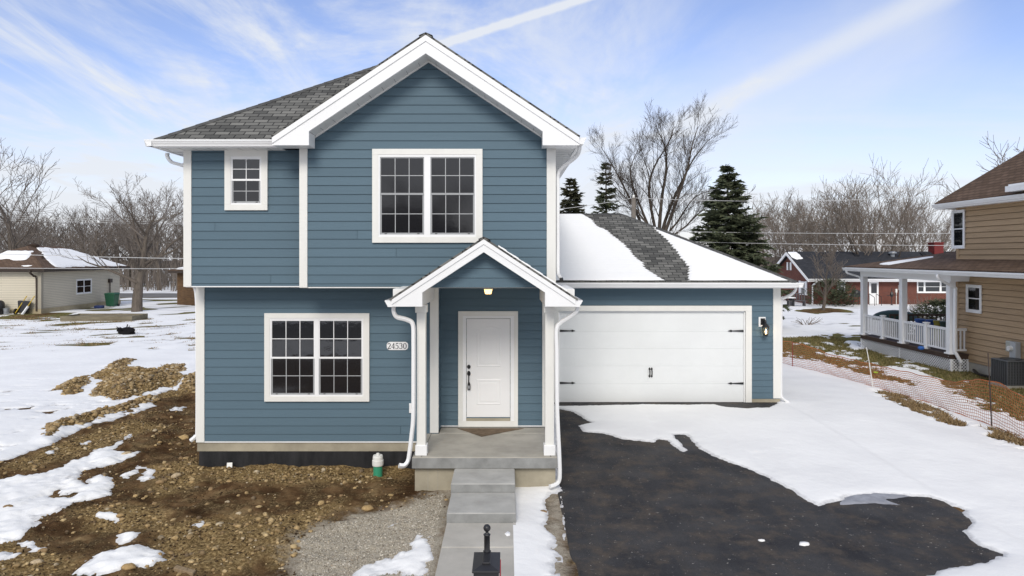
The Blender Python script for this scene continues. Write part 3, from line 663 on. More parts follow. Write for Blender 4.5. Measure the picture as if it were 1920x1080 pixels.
# entry door
def door():
    T = FT(YD); s = 94.0; ax = lambda v: (840 + v / 4.155 - 950) / s; bz = lambda v: CZ - (560 + v / 4.155 - 480) / s
    w = MB(T); a0, a1, b0, b1 = ax(80), ax(545), bz(995), bz(97); i0, i1, j0, j1 = ax(117), ax(516), bz(948), bz(134)
    w.box(a0, a1, 0, .045, j1, b1); w.box(a0, a1, 0, .045, b0, j0); w.box(a0, i0, 0, .045, j0, j1); w.box(i1, a1, 0, .045, j0, j1)
    wo = w.build('door_casing', M['trim'], house, bevel=.004)
    d0, d1, e0, e1 = ax(146), ax(483), bz(921), bz(156)
    f = MB(T); f.box(i0, d0 - .008, .0, .036, j0, j1); f.box(d1 + .008, i1, .0, .036, j0, j1); f.box(d0 - .008, d1 + .008, 0, .036, e1 + .008, j1)
    f.build('jamb', M['white'], wo, bevel=.003)
    t = MB(T); t.box(d0 - .008, d1 + .008, 0, .05, j0, e0 - .02); t.build('threshold', M['found'], wo)
    bk = MB(T); bk.box(d0 - .008, d1 + .008, -.002, .012, e0 - .02, e1 + .008); bk.build('weather_seal', M['black'], wo)
    d = MB(T); d.box(d0, d1, .012, .024, e0, e1); dd = d.build('door_leaf', M['door'], wo, bevel=.003)
    pn = MB(T)
    def panel(p0, p1, q0, q1, arch=0):
        def ring(i, c): return [(p0 + i, c, q0 + i), (p1 - i, c, q0 + i)] + [(p1 - i - (p1 - p0 - 2 * i) * k / 8, c, q1 - i + arch * math.sin(math.pi * k / 8)) for k in range(0, 9)]
        rs = [ring(0, .0241), ring(.018, .030), ring(.04, .0255), ring(.055, .0255), ring(.085, .029)]; n = len(rs[0])
        vs = [p for r in rs for p in r]
        pn.add(vs, [(k * n + i, k * n + (i + 1) % n, (k + 1) * n + (i + 1) % n, (k + 1) * n + i) for k in range(4) for i in range(n)] + [tuple(range(4 * n, 5 * n))])
    W = d1 - d0; H = e1 - e0
    panel(d0 + W * .23, d1 - W * .21, e0 + H * .51, e1 - H * .095, .045); panel(d0 + W * .23, d1 - W * .21, e0 + H * .125, e0 + H * .385)
    pn.build('raised_panel', M['door'], wo)
    hx = ax(163); h = MB(T)
    def disc(cx, cz, rx, rz, c0, c1, n=16):
        h.add([(cx + rx * math.cos(2 * math.pi * k / n), c, cz + rz * math.sin(2 * math.pi * k / n)) for c in (c0, c1) for k in range(n)],
              [tuple(range(n)), tuple(range(n, 2 * n))[::-1]] + [(k, (k + 1) % n, n + (k + 1) % n, n + k) for k in range(n)])
    disc(hx, bz(528), .032, .036, .024, .05); h.build('deadbolt', M['black'], wo, bevel=.003)
    h = MB(T); disc(hx, bz(580), .032, .048, .024, .045)
    h.tube([(hx, .04, bz(588)), (hx, .085, bz(604)), (hx, .09, bz(630)), (hx, .085, bz(650)), (hx, .03, bz(664))], .012, 8)
    disc(hx, bz(660), .018, .028, .024, .04); h.build('door_handle', M['black'], wo, bevel=.002)
    lb = MB(T); lb.box(hx - .026, hx + .032, .03, .075, bz(704), bz(662)); lb.tube([(hx - .015, .05, bz(662)), (hx - .015, .05, bz(650)), (hx + .018, .05, bz(650)), (hx + .018, .05, bz(662))], .006, 6)
    tag(lb.build('lockbox', M['black2'], None, bevel=.006), 'small black key lockbox hanging on the front door handle', 'lockbox')
    k = MB(T); k.box(hx - .014, hx + .02, .075, .079, bz(696), bz(672)); k.build('keypad', M['screen'], bpy.data.objects['lockbox'])
door()
# foundation, slab, piers
f = MB(); f.box(XL - .02, -1.5, YW + .002, YW + .25, .24, .412); f.box(XL - .02, XL + .25, YW + .25, 22, .24, .412); f.build('foundation', M['found'], house)
f = MB(); f.prism([(XL - .018, YW + .004, z) for z in (-.5,)] + [(-1.5, YW + .004, -.5)] + [(-1.5 - (4.42) * k / 24, YW + .004, .238 + .012 * math.sin(k * 1.7) * (k % 3 == 0) + (.012 if 6 < k < 11 else 0)) for k in range(25)], (0, .2, 0))
f.box(XL - .018, XL + .2, YW + .21, 22, -.5, .238); f.build('tar_coating', M['tar'], house)
sl = MB(); sl.box(-1.61, .865, 11.76, 13.34, .39, .588); sl.box(-1.31, .865, 13.34, 13.80, .39, .592); slab = sl.build('porch_slab', M['concrete'], house, bevel=.02)
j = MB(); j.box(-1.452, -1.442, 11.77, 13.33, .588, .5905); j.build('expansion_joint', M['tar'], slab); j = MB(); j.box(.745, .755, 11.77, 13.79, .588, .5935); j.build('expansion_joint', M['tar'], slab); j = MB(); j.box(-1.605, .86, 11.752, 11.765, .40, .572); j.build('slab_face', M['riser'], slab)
pr = MB(); pr.box(-1.57, .835, 11.86, 13.3, -.4, .388); pr.build('porch_pier', M['found'], house)
jj = MB()
for xx in (-1.35, -1.18): jj.box(xx, xx + .006, 11.857, 11.86, .0, .37)
jj.build('form_seam', M['concrete'], house)
# porch columns
for (a, b_) in ((-1.54, -1.389), (.66, .811)):
    m_ = MB(); y0 = 11.87; w = b_ - a; m_.box(a, b_, y0, y0 + w, .745, 3.05)
    co = m_.build('column', M['trim'], house, bevel=.005)
    q = MB(); q.box(a - .024, b_ + .024, y0 - .024, y0 + w + .024, .588, .762); q.build('column_base', M['white'], co, bevel=.006)
    q = MB(); q.box(a - .024, b_ + .024, y0 - .024, y0 + w + .024, 3.03, 3.163); q.build('column_cap', M['trim'], co, bevel=.006)
# porch roof
PY, PXC, PHW, PZ, PSL = 11.43, -.379, 1.512, 3.285, .657
papex = PZ + PHW * PSL
def roof_sheet(name, poly, m, th=.03, parent=house, dripcol=None):
    n = (Vector(poly[1]) - Vector(poly[0])).cross(Vector(poly[2]) - Vector(poly[0])).normalized()
    if n.z < 0: n = -n; poly = poly[::-1]
    b = MB(); b.prism(poly, n * th); return set_uv_planar(b.build(name, m, parent))
e = .03
roof_sheet('porch_roof', [(PXC - PHW - e, PY - .02, PZ - e * PSL), (PXC, PY - .02, papex), (PXC, YG + .02, papex), (PXC - PHW - e, YG + .5, PZ - e * PSL)], M['shingle'])
roof_sheet('porch_roof', [(PXC, PY - .02, papex), (PXC + PHW + e, PY - .02, PZ - e * PSL), (PXC + PHW + e, YG + .5, PZ - e * PSL), (PXC, YG + .02, papex)], M['shingle'])
mb = MB(FT(11.70)); siding(mb, -9, 9, 3.46, papex - .2, 3.79, lo=lambda z: PXC - (papex - .2 - z) / PSL, hi=lambda z: PXC + (papex - .2 - z) / PSL); mb.build('porch_gable_wall', M['siding'], house)
c = MB(); c.prism([(PXC - 1.25, 11.73, 3.46), (PXC + 1.25, 11.73, 3.46), (PXC, 11.73, 3.46 + 1.25 * PSL)], (0, .8, 0)); c.build('porch_ceiling', M['soffit'], house)
def rake(xc, hw, z0, slope, y, th, board, ret_w, ret_z, crown, name='rake_board'):
    """gable trim: one sloping board each side, a box return at its foot and a thin crown strip under the shingles"""
    ap = z0 + hw * slope; dz = board
    r = MB(); k = MB()
    for s_ in (-1, 1):
        X = lambda v: xc + s_ * v
        poly = [(X(0), y, ap - .004), (X(hw), y, z0 - .004), (X(hw), y, ret_z), (X(hw - ret_w), y, ret_z), (X(hw - ret_w), y, ap - .004 - dz - (hw - ret_w) * slope), (X(0), y, ap - .004 - dz)]
        r.prism(poly if s_ < 0 else poly[::-1], (0, th, 0))
        poly = [(X(0), y - .018, ap - .002), (X(hw), y - .018, z0 - .002), (X(hw), y - .018, z0 - crown), (X(0), y - .018, ap - crown)]
        k.prism(poly if s_ < 0 else poly[::-1], (0, .017, 0))
    ro = r.build(name, M['alu'], house); k.build('crown_strip', M['alu'], ro, bevel=.004)
    return ro
rake(PXC, PHW, PZ, PSL, PY, .03, .21, .50, 3.166, .085)
# porch soffit under the rakes and beams behind the returns
sf = MB()
for s_ in (-1, 1):
    X = lambda v: PXC + s_ * v
    poly = [(X(.0), PY + .03, papex - .215), (X(PHW - .50), PY + .03, papex - .215 - (PHW - .50) * PSL), (X(PHW - .50), 11.705, papex - .215 - (PHW - .50) * PSL), (X(0), 11.705, papex - .215)]
    sf.prism(poly, (0, 0, .012))
sf.build('rake_soffit', M['soffit'], house)
for bx in (PXC - PHW + .01, PXC + PHW - .50):
    bm_ = MB(); bm_.box(bx, bx + .49, PY + .031, YW - .04, 3.168, 3.455); bm_.build('porch_beam', M['soffit'], house, bevel=.004)
# K-style gutter
GP = [(0, 0), (.075, 0), (.085, .03), (.105, .06), (.115, .085), (.125, .09), (.125, .115), (.115, .115), (.110, .1), (.01, .02), (.01, .115), (0, .115)]
def gutter(p0, p1, n, z, parent=house, m=None, sc=1.0):
    p0 = Vector((*p0, z)); p1 = Vector((*p1, z)); nn = Vector((*n, 0)); g = MB(); k = len(GP)
    vs = [tuple(p + nn * (a * sc) + Vector((0, 0, b_ * sc))) for p in (p0, p1) for (a, b_) in GP]
    g.add(vs, [(i, (i + 1) % k, k + (i + 1) % k, k + i) for i in range(k)])
    for o in (0, k):
        g.add([vs[o + i] for i in (0, 1, 2, 3, 4, 5, 6, 11)], [tuple(range(8))])
    return g.build('gutter', m or M['alu'], parent)
SPROF = [(math.copysign(abs(math.cos(a)) ** .45, math.cos(a)) * 1.0, math.copysign(abs(math.sin(a)) ** .45, math.sin(a)) * .78) for a in [2 * math.pi * (k + .5) / 12 for k in range(12)]]
def spline(pts, n=6):
    pts = [Vector(p) for p in pts]; P_ = [pts[0]] + pts + [pts[-1]]; out = []
    for i in range(1, len(P_) - 2):
        for k in range(n):
            t = k / n; a, b_, c_, d_ = P_[i - 1], P_[i], P_[i + 1], P_[i + 2]
            out.append(.5 * ((2 * b_) + (c_ - a) * t + (2 * a - 5 * b_ + 4 * c_ - d_) * t * t + (3 * b_ - a - 3 * c_ + d_) * t ** 3))
    out.append(pts[-1]); return out
def downspout(pts, parent=house, r=.04, m=None, n=6):
    d = MB(); d.tube(spline(pts, n), r, prof=SPROF, up=(0, 1, 0)); return d.build('downspout', m or M['alu'], parent, smooth=False)
gutter((PXC - PHW, PY), (PXC - PHW, YG), (-1, 0), PZ - .125, sc=.95); gutter((PXC + PHW, PY), (PXC + PHW, YG), (1, 0), PZ - .125, sc=.95)
dy_ = 11.72
downspout([P(739, 570, 11.6), P(738, 583, 11.6), P(744, 594, 11.64), P(762, 599, 11.70), P(774, 608, dy_), P(775.5, 640, dy_), P(775.5, 700, dy_), P(775, 780, dy_), P(772, 815, dy_), P(768, 848, dy_), P(765, 864, dy_), P(758, 873, 11.66), P(748, 873, 11.62)])
downspout([P(1083, 570, 11.6), P(1081, 583, 11.6), P(1068, 594, 11.66), P(1050, 606, 11.72), P(1043, 618, dy_), P(1043.5, 660, dy_), P(1044, 740, dy_), P(1046, 800, dy_), P(1048.5, 850, dy_), P(1049.5, 890, dy_), P(1047, 903, dy_), P(1040, 909, 11.68), P(1031, 912, 11.64)])
# main roof: hip body + front gable
HX0, HX1, HY0, HY1 = -6.31, 1.266, 12.43, 22.4
t_ = (HX1 - HX0) / 2; rx = (HX0 + HX1) / 2; hz = RZ0 + t_ * RS
A_, B_, C_, D_ = (HX0, HY0, RZ0), (HX1, HY0, RZ0), (HX1, HY1, RZ0), (HX0, HY1, RZ0); E_, G_ = (rx, HY0 + t_, hz), (rx, HY1 - t_, hz)
GT_ = (GXC, HY0 + (HX1 - GXC), RZ0 + (HX1 - GXC) * RS)
roof_sheet('roof', [A_, (2 * GXC - HX1, HY0, RZ0), GT_, E_], M['shingle']); roof_sheet('roof', [A_, E_, G_, D_], M['shingle']); roof_sheet('roof', [(HX1, HY0 + .012, RZ0), C_, G_, E_, GT_], M['shingle']); roof_sheet('roof', [C_, D_, G_], M['shingle'])
GYF = 12.08
lz = lambda y: None
roof_sheet('gable_roof', [(GXC - GHW, GYF - .02, RZ0), (GXC, GYF - .02, apex), GT_, (GXC - GHW, HY0, RZ0)], M['shingle'])
roof_sheet('gable_roof', [(GXC, GYF - .02, apex), (HX1, GYF - .02, RZ0), (HX1, HY0 + .01, RZ0), GT_], M['shingle'])
def caps(name, p0, p1, n, w=.12, parent=house, m=None):
    b = MB(); p0 = Vector(p0); p1 = Vector(p1); t = (p1 - p0).normalized(); u = Vector((0, 0, 1)).cross(t)
    if u.length < 1e-4: u = Vector((1, 0, 0))
    u.normalize(); v = t.cross(u).normalized()
    if v.z < 0: v = -v
    for i in range(n):
        a = p0 + (p1 - p0) * (i / n); c_ = p0 + (p1 - p0) * min(1, ((i + 1.25) / n)); l1 = .034 + .008; l2 = .034
        a1, c1 = a + v * l1, c_ + v * l2
        dn = -v * (w * .42)
        b.add([tuple(q) for q in (a1 - u * w + dn, a1, a1 + u * w + dn, c1 - u * w + dn, c1, c1 + u * w + dn, a1 - u * w + dn - v * .01, a1 - v * .01, a1 + u * w + dn - v * .01)], [(0, 1, 4, 3), (1, 2, 5, 4), (0, 6, 7, 1), (1, 7, 8, 2)])
    return b.build(name, m or M['shingle_cap'], parent)
caps('hip_cap', A_, E_, 22); caps('hip_cap', GT_, E_, 9); caps('ridge_cap', E_, G_, 12); caps('ridge_cap', (GXC, GYF - .02, apex), GT_, 14); caps('ridge_cap', (PXC, PY - .02, papex), (PXC, YG, papex), 5, .09)
rake(GXC, GHW, RZ0, RS, GYF, .03, .315, .64, 5.93, .11)
sf = MB(); vent = MB()
for s_ in (-1, 1):
    X = lambda v: GXC + s_ * v
    zz = lambda v: apex - .325 - v * RS
    v1 = GHW - .64
    sf.prism([(X(0), GYF + .03, zz(0)), (X(v1), GYF + .03, zz(v1)), (X(v1), YG - .004, zz(v1)), (X(0), YG - .004, zz(0))], (0, 0, .012))
    for k in range(9):
        v = .15 + k * (v1 - .3) / 8
        vent.prism([(X(v), GYF + .2, zz(v) - .004), (X(v + .006), GYF + .2, zz(v + .006) - .004), (X(v + .006), YG - .03, zz(v + .006) - .004), (X(v), YG - .03, zz(v) - .004)], (0, 0, .003))
    # frieze board against the wall
    sf.prism([(X(0), YG - .045, zz(0) - .002), (X(v1 + .3), YG - .045, zz(v1 + .3) - .002), (X(v1 + .3), YG - .045, zz(v1 + .3) - .03), (X(0), YG - .045, zz(0) - .03)], (0, .04, 0))
so = sf.build('rake_soffit', M['soffit'], house); vent.build('soffit_seam', M['screen'], so)
for s_ in (-1, 1):
    X = lambda v: GXC + s_ * v
    poly = [(X(GHW - .004), GYF + .031, 5.932), (X(GHW - .004), GYF + .031, 5.99), (X(GHW - .25), GYF + .031, 6.03), (X(GHW - .636), GYF + .031, 6.166), (X(GHW - .636), GYF + .031, 5.932)]
    rb_ = MB(); rb_.prism(poly if s_ > 0 else poly[::-1], (0, .36, 0)); rb_.build('gable_return', M['alu'], house)
# eave soffit, fascia and gutters of the main roof
ev = MB(); ev.box(HX0 + .02, GXC - GHW, HY0 + .02, YL + .02, ZS - .012, ZS); ev.box(HX0 + .02, XL + .02, YL + .02, HY1, ZS - .012, ZS)
ev2 = MB(); ev2.box(XR, HX1 - .02, GYF + .45, HY1, ZS - .012, ZS); ev2.build('eave_soffit', M['soffit'], house)
evo = ev.build('eave_soffit', M['soffit'], house)
vs_ = MB()
for k in range(9): x = HX0 + .1 + k * .27; vs_.box(x, x + .005, HY0 + .05, YL - .03, ZS - .0145, ZS - .0125)
for k in range(26): y = 13 + k * .3; vs_.box(HX0 + .05, XL - .03, y, y + .006, ZS - .0145, ZS - .0125); vs_.box(XR + .04, HX1 - .05, y, y + .006, ZS - .0145, ZS - .0125)
vs_.build('soffit_seam', M['screen'], evo)
fa = MB(); fa.box(HX0, GXC - GHW - .002, HY0, HY0 + .02, ZS - .02, RZ0 - .002); fa.box(HX0, HX0 + .02, HY0 + .02, HY1, ZS - .02, RZ0 - .002); fa.box(HX1 - .02, HX1, GYF + .032, HY1, ZS - .02, RZ0 - .002); fa.build('fascia', M['alu'], house)
gutter((HX0 - .125, HY0), (GXC - GHW + .03, HY0), (0, -1), 5.955); gutter((HX0, HY0 - .12), (HX0, HY1), (-1, 0), 5.955); gutter((HX1, GYF + .03), (HX1, HY1), (1, 0), 5.955)
# downspouts of the main roof
downspout([P(1086, 268, 12.35), (1.30, 12.36, 5.90), (1.24, 12.45, 5.78), (1.02, 12.62, 5.62), (.94, 12.68, 5.5), (.935, 12.68, 5.2), (.935, 12.68, 4.2), (.935, 12.68, 3.75), (.95, 12.70, 3.66), (1.0, 12.74, 3.58)])
eb = MB(); eb.tube([(1.0, 12.72, 3.585), (1.0, 12.66, 3.57)], .034, prof=SPROF, up=(1, 0, 0)); eb.build('downspout_mouth', M['black'], house)
downspout([(-6.36, 13.0, 5.93), (-6.36, 13.0, 5.86), (-6.28, 13.0, 5.76), (-6.10, 13.0, 5.70), (-6.02, 13.0, 5.60), (-6.02, 13.0, 4.5), (-6.02, 13.1, 3.6), (-6.02, 13.45, 3.3), (-6.02, 13.5, 2.2), (-6.02, 13.5, .62), (-6.04, 13.46, .5), (-6.12, 13.42, .42)])

# garage
GZE, GPIT = 3.33, .51
gx0, gx1, gy0, gy1 = XR + .03, 7.33, 17.5, 25.1
mb = MB(FT(YA)); ax = lambda v: (1030 + v / 3.857 - 950) / 72.4
TX0, TX1, TZ = 1.18, ax(1461), CZ - (500 + 282 / 3.857 - 480) / 72.4
siding(mb, XR, XA, TZ - .01, 3.19, 2.399, joints=.3); siding(mb, TX1 - .02, XA, .30, TZ - .01, 2.399); siding(mb, XR, TX0 + .05, .30, TZ - .01, 2.399); mb.build('wall', M['siding'], house)
mb = MB(wallT(XA, YA, 0, 1)); siding(mb, 0, 6.6, .30, 3.19, 2.399); mb.build('wall', M['siding'], house)
DZ0, DZ1, DX0, DX1 = .178, CZ - (500 + 320 / 3.857 - 480) / 72.4, ax(73) - .02, ax(1417)
tr = MB(); tr.box(TX0, TX1, YA - .045, YA + .02, DZ1, TZ); tr.box(DX1, TX1, YA - .045, YA + .02, .19, DZ1); tr.box(TX0, DX0, YA - .045, YA + .02, .19, DZ1); tr.build('garage_trim', M['trim'], house, bevel=.004)
def garage_door():
    b = MB(); rows = [0, 150, 275, 402, 530, 665]; H = DZ1 - DZ0 - .03
    sec = []
    for i in range(5):
        z1 = DZ1 - .005 - H * rows[i] / 665; z0 = DZ1 - .005 - H * rows[i + 1] / 665 + .002
        b.box(DX0 + .004, DX1 - .004, YA + .055, YA + .09, z0, z1); sec.append((z0, z1))
    g = b.build('garage_door', M['gdoor'], house, bevel=.002)
    st = MB(); rl = MB(); n = 8; w = (DX1 - DX0) / n
    for (z0, z1) in sec:
        for k in range(n):
            a0 = DX0 + k * w + .055; a1 = DX0 + (k + 1) * w - .03
            sw = (a1 - a0) / 6
            for q in range(6): st.box(a0 + q * sw + .004, a0 + (q + 1) * sw - .004, YA + .052, YA + .055, z0 + .055, z1 - .055)
    st.build('door_panel', M['gdoor'], g, bevel=.002)
    bs = MB(); bs.box(DX0, DX1, YA + .05, YA + .1, DZ0 - .02, DZ0 + .028); bs.build('bottom_seal', M['black'], g)
    jb = MB(); jb.box(DX0, DX0 + .03, YA + .02, YA + .052, DZ0, DZ1); jb.box(DX1 - .03, DX1, YA + .02, YA + .052, DZ0, DZ1); jb.box(DX0 + .03, DX1 - .03, YA + .02, YA + .052, DZ1 - .03, DZ1); jb.build('door_stop', M['white'], g)
    bz = lambda v: CZ - (500 + v / 3.857 - 480) / 72.4
    for (v, sgn) in ((465, 1), (843, 1), (466, -1), (846, -1)):
        x0 = DX0 + .03 if sgn > 0 else DX1 - .03; z = bz(v); y = YA + .03
        X = lambda d: x0 + sgn * d
        h = MB(); poly = [(X(0), y, z - .028), (X(.26), y, z - .012), (X(.30), y, z - .012), (X(.32), y, z - .03), (X(.41), y, z), (X(.32), y, z + .03), (X(.30), y, z + .012), (X(.26), y, z + .012), (X(0), y, z + .028)]
        h.prism(poly if sgn > 0 else poly[::-1], (0, .012, 0)); h.build('strap_hinge', M['black'], g)
    for v in (727, 743):
        x = ax(v); y = YA + .03; h = MB()
        zt, zb = bz(730), bz(805)
        for zc, s_ in ((zt, -1), (zb, 1)):
            h.prism([(x, y, zc), (x + .03, y, zc + s_ * .045), (x, y, zc + s_ * .075), (x - .03, y, zc + s_ * .045)], (0, .012, 0))
        h.tube([(x, y - .0, zt - .06), (x, y - .04, zt - .09), (x, y - .045, (zt + zb) / 2), (x, y - .04, zb + .09), (x, y, zb + .06)], .014, 8); h.build('pull_handle', M['black'], g)
    gs = MB(); gs.box(ax(68), TX1, YA - .02, YA + .12, .02, .165); gs.build('door_sill', M['found'], g)
garage_door()
corner(ax(1617), XA + .03, YA, .315, 3.19, side='r')
fd = MB(); fd.box(TX1 + .0, XA + .02, YA - .004, YA + .2, -.2, .30); fd.box(XA - .2, XA + .02, YA + .2, 24.4, -.2, .30); fd.build('foundation', M['found'], house)
t_ = (gy1 - gy0) / 2; gz = GZE + t_ * GPIT
gF = [(gx0, gy0, GZE), (gx1, gy0, GZE), (gx1 - t_, gy0 + t_, gz), (gx0, gy0 + t_, gz)]
roof_sheet('garage_roof', gF, M['shingle']); roof_sheet('garage_roof', [(gx1, gy0, GZE), (gx1, gy1, GZE), (gx1 - t_, gy0 + t_, gz)], M['shingle']); roof_sheet('garage_roof', [(gx1, gy1, GZE), (gx0, gy1, GZE), (gx0, gy0 + t_, gz), (gx1 - t_, gy0 + t_, gz)], M['shingle'])
caps('ridge_cap', (gx0, gy0 + t_, gz), (gx1 - t_, gy0 + t_, gz), 14); caps('hip_cap', (gx1, gy0, GZE), (gx1 - t_, gy0 + t_, gz), 24)
ev = MB(); ev.box(XR, gx1 - .02, gy0 + .02, YA + .02, 3.19, 3.205); ev.box(XA, gx1 - .02, YA + .02, gy1, 3.19, 3.205); ev.build('eave_soffit', M['soffit'], house)
fa = MB(); fa.box(XR + .1, gx1, gy0, gy0 + .02, 3.185, GZE - .002); fa.box(gx1 - .02, gx1, gy0 + .02, gy1, 3.185, GZE - .002); fa.build('fascia', M['alu'], house)
gutter((XR + .12, gy0), (gx1 + .12, gy0), (0, -1), 3.21, sc=1.0); gutter((gx1, gy0 - .11), (gx1, gy1), (1, 0), 3.21)
gc = MB(); gc.box(XR + .115, XR + .12, gy0 - .11, gy0, 3.215, 3.32); gc.build('gutter_end', M['black'], house)
downspout([(7.40, 17.75, 3.2), (7.39, 17.75, 3.12), (7.30, 17.82, 3.0), (7.16, 17.95, 2.9), (7.125, 18.0, 2.8), (7.125, 18.02, 1.5), (7.125, 18.02, .45), (7.14, 17.99, .33), (7.22, 17.9, .26), (7.30, 17.85, .20)], r=.038)
# snow lying on the garage roof, thick sheets with ragged edges that follow the courses
def roof_snow(name, edges, label):
    """edges: list of (v, u0, u1) across the slope; u to the right, v up the slope from the eave"""
    cs = math.sqrt(1 + GPIT * GPIT); mb = MB(); n = Vector((0, -GPIT, 1)).normalized(); rng = random.Random(5)
    P0 = lambda u, v, h: tuple(Vector((u, gy0 + v / cs, GZE + v / cs * GPIT)) + n * (.032 + h))
    rows = []
    NV = 150; NU = 60
    for i in range(NV + 1):
        v = edges[0][0] + (edges[-1][0] - edges[0][0]) * i / NV
        for k in range(len(edges) - 1):
            if edges[k][0] <= v <= edges[k + 1][0] + 1e-9:
                t = (v - edges[k][0]) / (edges[k + 1][0] - edges[k][0]); l = edges[k][1] * (1 - t) + edges[k + 1][1] * t; r = edges[k][2] * (1 - t) + edges[k + 1][2] * t; break
        saw = ((v / .142) % 1.0)
        rows.append((v, l, r, saw))
    vs = []; fs = []; W = NU + 3
    for i, (v, l, r, saw) in enumerate(rows):
        jit = .10 * float(fbm(np.array([v * 3.0]), np.array([1.7 if name else 0]), 4, 61)[0]); jit2 = .10 * float(fbm(np.array([v * 3.0]), np.array([9.1]), 4, 62)[0])
        l2 = l + (jit + .07 * (saw - .5) if l > gx0 + .2 else 0); r2 = r + (jit2 - .10 * (saw - .5) if r < gx1 - t_ * 0 - .0 and edges[0][2] < 6.8 else 0)
        vs.append(P0(l2 - .015, v, -.02))
        for k in range(NU + 1):
            q = k / NU; u = l2 + (r2 - l2) * q; d = min(u - l2, r2 - u, (v - rows[0][0]) * 1.0 + .03, (rows[-1][0] - v) + .01)
            h = .045 * (1 - math.exp(-max(d, 0) / .05)) - .006 * (saw < .12) + .006 * float(fbm(np.array([u * 2.2]), np.array([v * 2.2]), 3, 63)[0])
            vs.append(P0(u, v, max(h, .001)))
        vs.append(P0(r2 + .015, v, -.02))
    for i in range(NV):
        for k in range(W - 1): fs.append((i * W + k, i * W + k + 1, (i + 1) * W + k + 1, (i + 1) * W + k))
    mb.add(vs, fs); o = mb.build(name, M['snowroof'], None, smooth=True); tag(o, label, 'snow'); o['kind'] = 'stuff'
cs = math.sqrt(1 + GPIT * GPIT); VM = t_ * cs
def roofuv(x, y):   # photo pixel on the front garage slope -> (u, v)
    k = (480 - y) / F     # z-4 = k*D ; z = GZE + (D-gy0)*GPIT
    D = (GZE - CZ - gy0 * GPIT) / (k - GPIT); return (px(x, D), (D - gy0) * cs)
def edge_line(pts): return [roofuv(x, y) for x, y in pts]
le = edge_line([(1248, 526), (1228, 518), (1205, 500), (1185, 478), (1172, 462), (1150, 443), (1125, 428), (1103, 412), (1090, 403)])
le = [(0.02, le[0][0])] + [(v, u) for u, v in le[1:-1]] + [(VM - .03, le[-1][0])]
roof_snow('roof_snow', [(v, gx0 + .01, u) for v, u in le], 'large snow sheet on the garage roof beside the house wall')
re = edge_line([(1288, 526), (1292, 517), (1290, 505), (1280, 488), (1265, 468), (1250, 452), (1235, 440), (1228, 431)])
re = [(0.02, re[0][0])] + [(v, u) for u, v in re[1:]]
roof_snow('roof_snow', [(v, u, gx1 - v / cs - .17) for v, u in re] + [(re[-1][0] + .12, re[-1][1] + .02, re[-1][1] + .06)], 'triangular snow sheet on the garage roof along the right hip')
ps = MB()
for (x, y) in ((958, 484), (985, 503), (1000, 515), (1030, 540)):
    v0 = Vector((px(x, 11.6), 11.6, 0)); 
for k in range(17):
    q = .16 + k * .044; xx = PXC + q * PHW; zz = papex - q * PHW * PSL + .04; w = .05 + .03 * math.sin(k * 2.1)
    ps.hull8([(xx, PY + .02, zz - .012), (xx + .07, PY + .02, zz - .012 - .046), (xx + .07, PY + .5, zz - .058), (xx, PY + .5, zz - .012), (xx, PY + .03, zz + .012 + w * .2), (xx + .07, PY + .03, zz - .034 + w * .2), (xx + .07, PY + .5, zz - .034 + w * .2), (xx, PY + .5, zz + .012 + w * .2)])
o = ps.build('roof_snow', M['snowroof'], None); tag(o, 'thin snow strip lying on the right slope of the porch roof', 'snow', kind='stuff')

# lamps, number plate, mat, steps
def coach_lamp():
    s = 72.4; zx = 4.15; X = lambda v: (1395 + v / zx - 950) / s; Z = lambda v: CZ - (520 + v / zx - 480) / s
    r = empty('wall_lantern', (X(150), YA - .02, Z(380)), 'lit black coach lantern on the wall right of the garage door', 'lamp')
    b = MB(); b.box(X(112), X(166), YA - .03, YA + .005, Z(384), Z(308)); b.build('mounting_block', M['white'], r, bevel=.005)
    x = X(150); y = YA - .17; m = MB()
    m.box(X(126), X(160), YA - .05, YA - .03, Z(368), Z(318)); m.tube(spline([(x - .02, YA - .05, Z(350)), (x - .01, YA - .11, Z(332)), (x, y, Z(335)), (x, y, Z(352))], 5), .02, 8)
    m.lathe((x, y, Z(362)), [(.015, .045), (.03, .03), (.055, .0), (.105, -.055), (.11, -.075), (.085, -.08)], 6)
    m.lathe((x, y, Z(440)), [(.062, .012), (.07, 0), (.06, -.03), (.02, -.045)], 6)
    zt, zb = Z(362) - .075, Z(440) + .01
    for k in range(6):
        a = 2 * math.pi * k / 6; m.tube([(x + .09 * math.cos(a), y + .09 * math.sin(a), zt), (x + .063 * math.cos(a), y + .063 * math.sin(a), zb)], .008, 5)
    m.build('lantern_frame', M['black'], r)
    bu = MB(); zc = (zt + zb) / 2
    bu.lathe((x, y, zc - .03), [(.008, -.05), (.012, -.03), (.022, 0), (.024, .02), (.016, .05), (.004, .075)], 10); bu.build('bulb', emit_mat('warm_bulb', (1, .72, .35), 14), r, smooth=True)
    ld = bpy.data.lights.new('lantern_light', 'POINT'); ld.energy = 2.5; ld.color = (1, .75, .45); ld.shadow_soft_size = .03; lo = bpy.data.objects.new('lantern_light', ld); COL.objects.link(lo); lo.location = (x, y - .0, zc + .1); lo.parent = r; lo.matrix_parent_inverse = Matrix.Translation(r.location).inverted()
coach_lamp()
